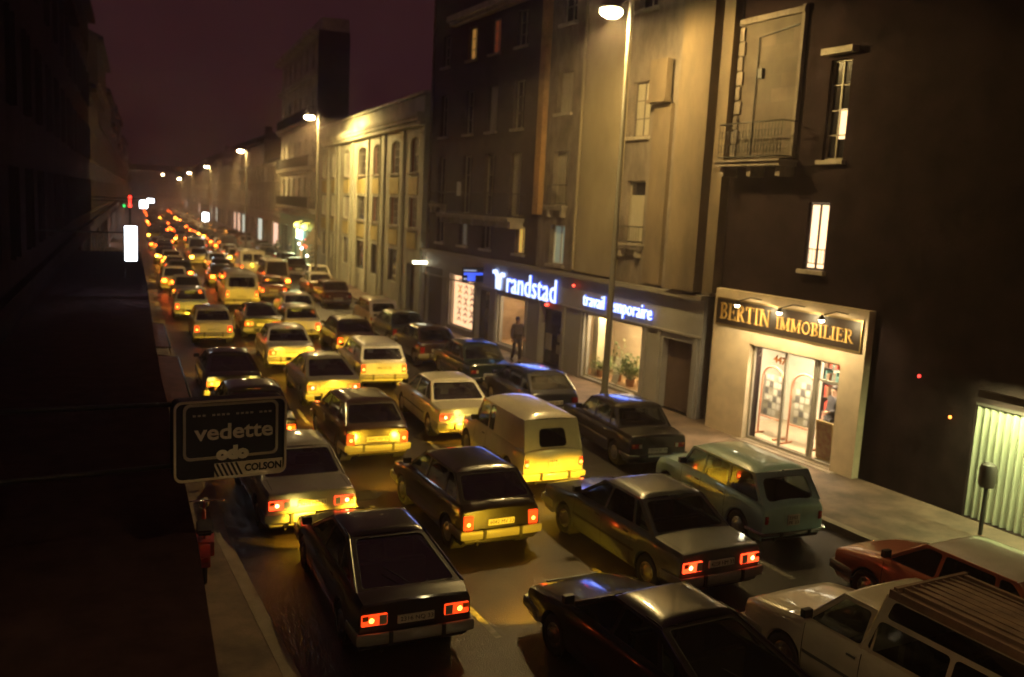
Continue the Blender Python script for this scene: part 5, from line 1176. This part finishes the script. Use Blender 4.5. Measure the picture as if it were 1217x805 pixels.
# ---------------------------------------------------------------- left side: canopy, awnings, hanging sign
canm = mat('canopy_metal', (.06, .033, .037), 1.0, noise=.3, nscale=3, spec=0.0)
t = empty('shop_canopy', (0, 0, 0), 0, 'flat dark canopy over the left pavement, under the hanging sign', 'canopy')
ed = [(.55, 1.0), (.91, 5.4), (1.11, 7.6), (1.5, 13.1), (1.62, 15.0), (1.96, 19.3), (2.81, 29.5), (4.0, 45.0)]
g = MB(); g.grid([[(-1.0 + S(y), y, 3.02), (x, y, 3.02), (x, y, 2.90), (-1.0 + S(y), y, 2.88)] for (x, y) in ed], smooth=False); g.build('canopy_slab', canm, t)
awn = mat('awning_canvas', (.14, .05, .04), .9, noise=.3, nscale=4)
def awning(y0, y1, out, zt, zb, label, m_=None):
    t = empty('shop_awning', (-1.0 + S(y0), y0, 0), -Sa((y0 + y1) / 2), label, 'awning', 'awnings over the left pavement'); L = y1 - y0
    g = MB(); n = 10; g.grid([[(lerp(0, out, q / 5), lerp(0, L, k / n), lerp(zt, zb, q / 5) - .05 * math.sin(math.pi * q / 5)) for q in range(6)] for k in range(n + 1)], 0, True)
    for yy in (0, L): g.face([(0, yy, zt), (out, yy, zb), (0, yy, zb)])
    g.grid([[(out, lerp(0, L, k / 24), zb) for k in range(25)], [(out + .01, lerp(0, L, k / 24), zb - .22 + .05 * (k % 2)) for k in range(25)]], 0, False)
    g.build('canvas', m_ or awn, t, merge=False); g = MB(); g.tube([(0, .02, zb), (out, .02, zb)], .02, 6); g.tube([(0, L - .02, zb), (out, L - .02, zb)], .02, 6); g.tube([(out, 0, zb), (out, L, zb)], .02, 6); g.build('awning_frame', iron, t)
awning(15.6, 20.2, 3.12, 2.86, 2.45, 'red-brown canvas awning edge just beyond the hanging shop sign'); awning(21.4, 25.2, 3.02, 2.86, 2.45, 'second red-brown awning edge along the left pavement'); awning(33.0, 38.0, 2.7, 2.86, 2.5, 'farthest dark awning along the left pavement', mat('awning_green', (.10, .09, .05), .9))
# hanging sign
signw = mat('sign_cream', (.72, .64, .50), .6); signd = mat('sign_dark_face', (.018, .016, .022), .45); signp = mat('sign_edge_grey', (.10, .09, .08), .5)
t = empty('hanging_shop_sign', (.83, 7.0, 3.79), R(3), 'dark hanging shop sign reading vedette with a cream rim', 'sign')
SW, SH = .86, .63
def rrect(w0, h0, cx, cz, r, n=5):
    out = []
    for (sx, sz, a0) in ((1, -1, -90), (1, 1, 0), (-1, 1, 90), (-1, -1, 180)):
        for k in range(n + 1): a = R(a0 + 90 * k / n); out.append((cx + sx * (w0 / 2 - r) + r * math.cos(a), cz + sz * (h0 / 2 - r) + r * math.sin(a)))
    return out
def slab_(g, pts, y0, y1, mi=0):
    g.face([(x, y0, z) for x, z in pts], mi); g.face([(x, y1, z) for x, z in pts][::-1], mi)
    n = len(pts)
    for k in range(n): a, b = pts[k], pts[(k + 1) % n]; g.face([(a[0], y0, a[1]), (b[0], y0, b[1]), (b[0], y1, b[1]), (a[0], y1, a[1])], mi)
def ringf(g, po, pi_, y, y2, mi=0):
    n = len(po)
    for k in range(n):
        a, b, c, d = po[k], po[(k + 1) % n], pi_[(k + 1) % n], pi_[k]; g.face([(a[0], y, a[1]), (b[0], y, b[1]), (c[0], y, c[1]), (d[0], y, d[1])], mi)
        g.face([(a[0], y, a[1]), (b[0], y, b[1]), (b[0], y2, b[1]), (a[0], y2, a[1])], mi); g.face([(d[0], y, d[1]), (c[0], y, c[1]), (c[0], y2, c[1]), (d[0], y2, d[1])], mi)
cx, cz = SW / 2, SH / 2
g = MB(); slab_(g, rrect(SW, SH, cx, cz, .06), -.07, .07); g.build('sign_case', signd, t)
g = MB(); ringf(g, rrect(SW, SH, cx, cz, .06), rrect(SW - .035, SH - .035, cx, cz, .05), -.082, -.069); g.build('outer_rim', signw, t)
g = MB(); ringf(g, rrect(SW * .84, SH * .70, cx + .0, cz + .07, .05), rrect(SW * .84 - .04, SH * .70 - .04, cx + .0, cz + .07, .04), -.079, -.069); g.build('inner_rim', signp if 0 else mat('rim_dull', (.42, .36, .27), .6), t)
g = MB(); g.box(.30, SW - .03, -.078, -.0695, .02, .125); band = g.build('name_band', signw, t)
g = MB()
for k in range(6): 
    x = .32 + k * .036; g.face([(x, -.0795, .02), (x + .018, -.0795, .02), (x - .03, -.0795, .125), (x - .048, -.0795, .125)])
g.build('slanted_stripes', signd, band, merge=False)
q = text_mesh('band_lettering', 'COLSON', .1, signd, band, extrude=.001, offset=.004); scale_to(q, .29, .062); q.rotation_euler = (R(90), 0, 0); q.location = (.53, -.0805, .042)
q = text_mesh('sign_lettering', 'vedette', .2, signw, t, extrude=.002, offset=.004); scale_to(q, .60, .125); q.rotation_euler = (R(90), 0, 0); q.location = (.15, -.074, .315); q['label'] = 'cream letters reading vedette'
q = text_mesh('sign_lettering', 'odo', .2, signw, t, extrude=.002, offset=.016); scale_to(q, .25, .115); q.rotation_euler = (R(90), 0, 0); q.location = (.31, -.084, .15); q['label'] = 'thick cream letters reading odo'
g = MB()
for k in range(17):
    if k % 5 != 3: g.box(.14 + k * .036, .14 + k * .036 + .022, -.074, -.0695, .505, .52)
g.build('small_print', mat('rim_dull', (.42, .36, .27), .6), t)
g = MB(); g.tube([(-1.75, .0, .64), (0, 0, .60)], .02, 8); g.tube([(-1.75, 0, .12), (0, 0, .12)], .02, 8); g.box(-1.84, -1.79, -.08, .08, .0, .75); g.build('bracket', iron, t)
ld = None
# lit signs on the left, far along
def proj_sign(x, y, z, w_, h, label, em, fac):
    t = empty('projecting_sign', (x, y, z), 0, label, 'sign'); g = MB(); g.box(-w_ / 2, w_ / 2, -.09, .09, -h / 2, h / 2); g.build('lit_face', em, t, bevel=.02)
    g = MB(); bars(g, -w_ / 2 - .02, w_ / 2 + .02, -h / 2 - .02, h / 2 + .02, -.10, 1, 1, .02, .2); g.tube([(fac - x, 0, h * .3), (-w_ / 2, 0, h * .3)], .02, 6); g.build('sign_frame', iron, t)
white_s = emit('sign_white_glow', (.80, .90, 1.0), 14)
proj_sign(2.07, 26, 4.50, .30, .92, 'upright white glowing sign on the dark left side', white_s, -.2)
proj_sign(4.15, 45, 5.22, .34, .34, 'small square white glowing sign above the far traffic', white_s, 1.3)
proj_sign(4.45, 45, 5.40, .30, .18, 'thin white glowing sign joined to the small square one', white_s, 1.3)
proj_sign(14.1, 92, 3.45, .55, .8, 'bluish white glowing sign standing between traffic and right-hand houses', white_s, 15.2)
g = MB()
t = empty('traffic_signal', (4.75, 60, 0), 0, 'traffic signal with three red lights and one green on the left pavement', 'traffic signal')
g.tube([(0, 0, 0), (0, 0, 5.6)], .06, 10); g.build('pole', iron, t)
for i, z in enumerate((5.35, 5.1, 4.85)):
    g = MB(); g.box(-.16, .16, -.14, .1, z - .14, z + .14); h_ = g.build('signal_head', iron, t); g = MB(); g.ellipsoid((0, -.15, z), .10, .03, .10, 12); g.build('lens', emit('signal_red', (1, .04, .02), 5), h_)
g = MB(); g.box(-.46, -.2, -.14, .1, 4.7, 4.95); h_ = g.build('signal_head', iron, t); g = MB(); g.ellipsoid((-.33, -.15, 4.82), .08, .03, .08, 12); g.build('lens', emit('signal_green', (.05, .8, .15), 2.0), h_)
# warning sign on a post before the office building, with striped panel
t = empty('warning_sign', (17.75, 66, .13), 0, 'pale triangular warning sign on a post at the office building', 'sign')
g = MB(); g.tube([(0, 0, 0), (0, 0, 2.9)], .04, 8); g.build('pole', iron, t)
g = MB(); g.face([(-.75, -.05, 2.3), (.75, -.05, 2.3), (0, -.05, 3.55)]); g.face([(-.75, -.03, 2.3), (.75, -.03, 2.3), (0, -.03, 3.55)]); g.build('sign_plate', sill_m, t, merge=False)
g = MB()
for k in range(6): g.face([(-.3, -.06, .5 + k * .3), (.3, -.06, .65 + k * .3), (.3, -.06, .8 + k * .3), (-.3, -.06, .65 + k * .3)])
g.build('striped_panel', sill_m, t, merge=False)
# parking meter by the shutter
t = empty('parking_meter', (15.95, 10.35, .13), 0, 'parking meter standing in front of the corrugated shutter', 'parking meter')
g = MB(); g.tube([(0, 0, 0), (0, 0, 1.05)], .04, 10); g.build('pole', iron, t); g = MB(); g.lathe([(0, 0), (.13, 0), (.16, .08), (.16, .36), (.13, .44), (.06, .48), (0, .49)], (0, 0, 1.02), 'z', 16); g.build('meter_head', frame_dk, t)
# red moped on the left pavement
redp = paint('moped_red', (.45, .03, .015))
t = empty('moped', (2.12, 13.9, .136), R(-8), 'red moped standing on the left pavement at the canopy edge', 'moped')
for y in (-.55, .55):
    g = MB(); g.lathe([(.20, -.03), (.27, -.035), (.29, 0), (.27, .035), (.20, .03), (.20, -.03)], (0, y, .29), 'x', 22); wv = g.build('wheel', tyre, t)
    g = MB(); g.lathe([(.20, -.012), (.20, .012)], (0, y, .29), 'x', 22); g.lathe([(.04, -.05), (.04, .05)], (0, y, .29), 'x', 10)
    for k in range(8): a = k * math.pi / 4; g.tube([(0, y + .04 * math.sin(a), .29 + .04 * math.cos(a)), (0, y + .2 * math.sin(a), .29 + .2 * math.cos(a))], .005, 4)
    g.build('rim', chrome, wv, merge=False)
g = MB(); g.tube([(0, .42, .95), (0, .50, .6), (0, .55, .29)], .022, 8); g.tube([(0, .45, .82), (0, .15, .38), (0, -.2, .36), (0, -.55, .29)], .035, 8); g.tube([(0, -.2, .36), (0, -.28, .74)], .022, 8)
g.grid([[(.07 * math.cos(a), .55 + .31 * math.sin(b) , .29 + .31 * math.cos(b)) for a in (0, 1.57, 3.14)] for b in [R(x) for x in range(-70, 75, 12)]], 0, True); g.grid([[(.08 * math.cos(a), -.55 + .31 * math.sin(b), .29 + .31 * math.cos(b)) for a in (0, 1.57, 3.14)] for b in [R(x) for x in range(-75, 75, 12)]], 0, True)
g.box(-.14, .14, -.45, .02, .38, .60); g.build('body', redp, t, bevel=.02)
g = MB(); g.box(-.12, .12, -.55, .02, .74, .82); g.build('seat', rubber, t, bevel=.03)
g = MB(); g.tube([(-.30, .30, 1.0), (-.12, .40, .98), (.12, .40, .98), (.30, .30, 1.0)], .014, 8); g.build('handlebar', chrome, t)
g = MB(); g.ellipsoid((0, .52, .90), .09, .08, .09, 12); g.build('headlight', headoff, t)
g = MB(); g.box(-.05, .05, -.87, -.83, .45, .53); g.build('tail_light', reddull, t)

# ---------------------------------------------------------------- people
skin = mat('skin', (.45, .27, .18), .55); hairm = mat('dark_hair', (.03, .02, .015), .7); suit = mat('dark_suit', (.03, .028, .032), .8); coatm = mat('dull_coat', (.10, .075, .06), .85, noise=.2, nscale=10); trou = mat('dark_trousers', (.035, .03, .035), .85); shirt = mat('pale_shirt', (.5, .48, .42), .8)
def skinned(name, pts, edges, radii, m_, parent, sub=1):
    me = bpy.data.meshes.new(name); me.from_pydata(pts, edges, []); o = bpy.data.objects.new(name, me); col.objects.link(o)
    md = o.modifiers.new('s', 'SKIN'); md.use_smooth_shade = True
    for i, r in enumerate(radii): v = me.skin_vertices[0].data[i]; v.radius = r if isinstance(r, tuple) else (r, r); v.use_root = (i == 0)
    if sub: sm = o.modifiers.new('d', 'SUBSURF'); sm.levels = sub; sm.render_levels = sub
    dg = bpy.context.evaluated_depsgraph_get(); m2 = bpy.data.meshes.new_from_object(o.evaluated_get(dg)); bpy.data.objects.remove(o); m2.materials.clear(); m2.materials.append(m_)
    for p in m2.polygons: p.use_smooth = True
    q = bpy.data.objects.new(name, m2); col.objects.link(q); q.parent = parent; return q
def person(loc, rz, label, top, bottom, pose, group=None):
    t = empty('person', loc, rz, label, 'person', group)
    # joints: z up, facing +y
    J = dict(pel=(0, 0, .95), wa=(0, .0, 1.08), ch=(0, .01, 1.30), nk=(0, 0, 1.48), hd=(0, .02, 1.60), tp=(0, .01, 1.74))
    A = pose['arms']; Lg = pose['legs']
    pts = [J['pel'], J['wa'], J['ch'], J['nk'], J['hd'], J['tp']]; ed_ = [(0, 1), (1, 2), (2, 3), (3, 4), (4, 5)]; rad = [(.15, .11), (.135, .10), (.17, .115), .058, (.078, .095), (.060, .070)]
    hands = []
    for sx, (el, wr_) in zip((-1, 1), A):
        k = len(pts); pts += [(sx * .18, 0, 1.42), el, wr_]; ed_ += [(2, k), (k, k + 1), (k + 1, k + 2)]; rad += [.062, .045, .032]; hands.append((Vector(wr_), (Vector(wr_) - Vector(el)).normalized(), sx))
    for sx, (kn, an, toe) in zip((-1, 1), Lg):
        k = len(pts); pts += [(sx * .09, 0, .88), kn, an, toe]; ed_ += [(0, k), (k, k + 1), (k + 1, k + 2), (k + 2, k + 3)]; rad += [.088, .060, .042, .035]
    skinned('body', pts, ed_, rad, skin, t)
    # clothing slightly outside the body, ending at neck, wrists and ankles
    cp = [J['pel'], J['wa'], J['ch'], (0, 0, 1.47)]; ce = [(0, 1), (1, 2), (2, 3)]; cr = [(.18, .14), (.165, .13), (.205, .15), .095]
    for sx, (el, wr_) in zip((-1, 1), A):
        k = len(cp); cp += [(sx * .18, 0, 1.42), el, tuple(Vector(el).lerp(Vector(wr_), .9))]; ce += [(2, k), (k, k + 1), (k + 1, k + 2)]; cr += [.078, .060, .046]
    k = len(cp); cp.append((0, 0, .80)); ce.append((0, k)); cr.append((.175, .14))
    skinned('jacket', cp, ce, cr, top, t)
    tp_ = [(0, 0, .93)]; te = []; tr = [(.16, .12)]
    for sx, (kn, an, toe) in zip((-1, 1), Lg):
        k = len(tp_); tp_ += [(sx * .09, 0, .86), kn, (an[0], an[1], an[2] + .02)]; te += [(0, k), (k, k + 1), (k + 1, k + 2)]; tr += [.105, .075, .062]
    skinned('trousers', tp_, te, tr, bottom, t)
    g = MB()
    for sx, (kn, an, toe) in zip((-1, 1), Lg):
        g.tube([(an[0], an[1] - .06, an[2] - .03), (an[0], an[1] + .02, an[2] - .025), tuple(Vector(toe) + Vector((0, .03, 0)))], [.045, .05, .032], 10)
    g.build('shoes', rubber, t)
    g = MB(); g.ellipsoid((0, -.015, 1.685), .088, .105, .085, 14); g.ellipsoid((0, -.05, 1.64), .082, .07, .09, 12); g.build('hair', hairm, t, merge=False)
    g = MB(); g.ellipsoid((0, .112, 1.625), .013, .02, .022, 8, 0); g.ellipsoid((-.03, .100, 1.650), .012, .008, .008, 8, 1); g.ellipsoid((.03, .100, 1.650), .012, .008, .008, 8, 1); g.ellipsoid((0, .103, 1.583), .024, .008, .006, 8, 2); g.ellipsoid((-.085, .01, 1.63), .012, .02, .03, 8, 0); g.ellipsoid((.085, .01, 1.63), .012, .02, .03, 8, 0)
    g.build('face', [skin, hairm, mat('lips', (.35, .12, .10), .5)], t, merge=False)
    for (w0, d, sx) in hands:
        sd_ = d.cross(Vector((0, 1, 0))).normalized() if abs(d.y) < .9 else Vector((1, 0, 0)); up = sd_.cross(d); g = MB(); g.tube([w0, w0 + d * .04, w0 + d * .09], [.028, .038, .034], 8)
        for f, ln in zip((-1.5, -.5, .5, 1.5), (.065, .078, .074, .058)):
            b0 = w0 + d * .085 + sd_ * f * .018; g.tube([b0, b0 + d * ln * .5, b0 + d * ln * .85 + up * ln * .35], [.0095, .009, .007], 6)
        b0 = w0 + d * .03 + sd_ * (-sx) * .03; g.tube([b0, b0 + d * .035 - sd_ * sx * .022, b0 + d * .07 - sd_ * sx * .02], [.012, .011, .009], 6)
        g.build('hand', skin, t, merge=False)
    index_kids(t); return t
walk = dict(arms=(((-.25, -.08, 1.16), (-.26, .10, .95)), ((.25, .06, 1.16), (.24, .12, .92))), legs=(((-.09, .16, .50), (-.08, .10, .09), (-.08, .24, .035)), ((.09, -.02, .49), (.09, -.26, .12), (.09, -.14, .035))))
person((15.87, 29.55, .13), R(180 - 8), 'person in a dull coat and dark trousers walking on the pavement past the shop window', coatm, trou, walk)
stand = dict(arms=(((-.26, .02, 1.16), (-.14, .24, 1.10)), ((.25, -.02, 1.15), (.24, .10, .93))), legs=(((-.10, .01, .50), (-.11, 0, .08), (-.11, .13, .035)), ((.10, .02, .50), (.11, 0, .08), (.12, .13, .035))))
person((17.8, 15.86, .165), R(75), 'man in a dark suit standing inside the agency by the framed poster', suit, suit, stand)
# a few waiting people far off by the cafe
for (x, y, lb, m_) in ((19.3, 79.5, 'dark-clad person standing left of the cafe globes', suit), (18.9, 82.5, 'second dark-clad person outside the cafe, farther left', coatm)):
    person((x, y, .13), R(160), lb, m_, trou, stand)

# ---------------------------------------------------------------- haze added for lamp bloom and lifted blacks
hz = bpy.data.materials.new('bloom_haze'); hz.use_nodes = True; t_ = hz.node_tree; t_.nodes.clear()
o_ = t_.nodes.new('ShaderNodeOutputMaterial'); v_ = t_.nodes.new('ShaderNodeVolumePrincipled')
v_.inputs['Color'].default_value = (.92, .76, .74, 1); v_.inputs['Density'].default_value = 0.0038; v_.inputs['Anisotropy'].default_value = .6
t_.links.new(v_.outputs[0], o_.inputs['Volume'])
g = MB(); g.box(-70, 110, -40, 420, -1.2, 26); h_ = g.build('haze', hz, None); h_['kind'] = 'stuff'; h_['label'] = 'thin haze added for the glow round the lamps'
# iron covers in the road, gullies at the kerb
for (x, y, lb) in ((8.2, 9.0, 'round iron manhole cover in the road beside the black car'), (5.7, 16.9, 'round iron manhole cover in the left lane beside the silver saloon'), (11.3, 14.2, 'round iron manhole cover in the road by the pale green hatchback')):
    g = MB(); g.lathe([(0, .012), (.28, .012), (.30, .008), (.33, .010), (.33, 0)], (0, 0, 0), 'z', 26)
    for k in range(-3, 4): g.box(-.2, .2, k * .07 - .012, k * .07 + .012, .0125, .018)
    tag(g.build('manhole_cover', iron, loc=(x, y, .004)), lb, 'manhole cover', 'manhole covers')
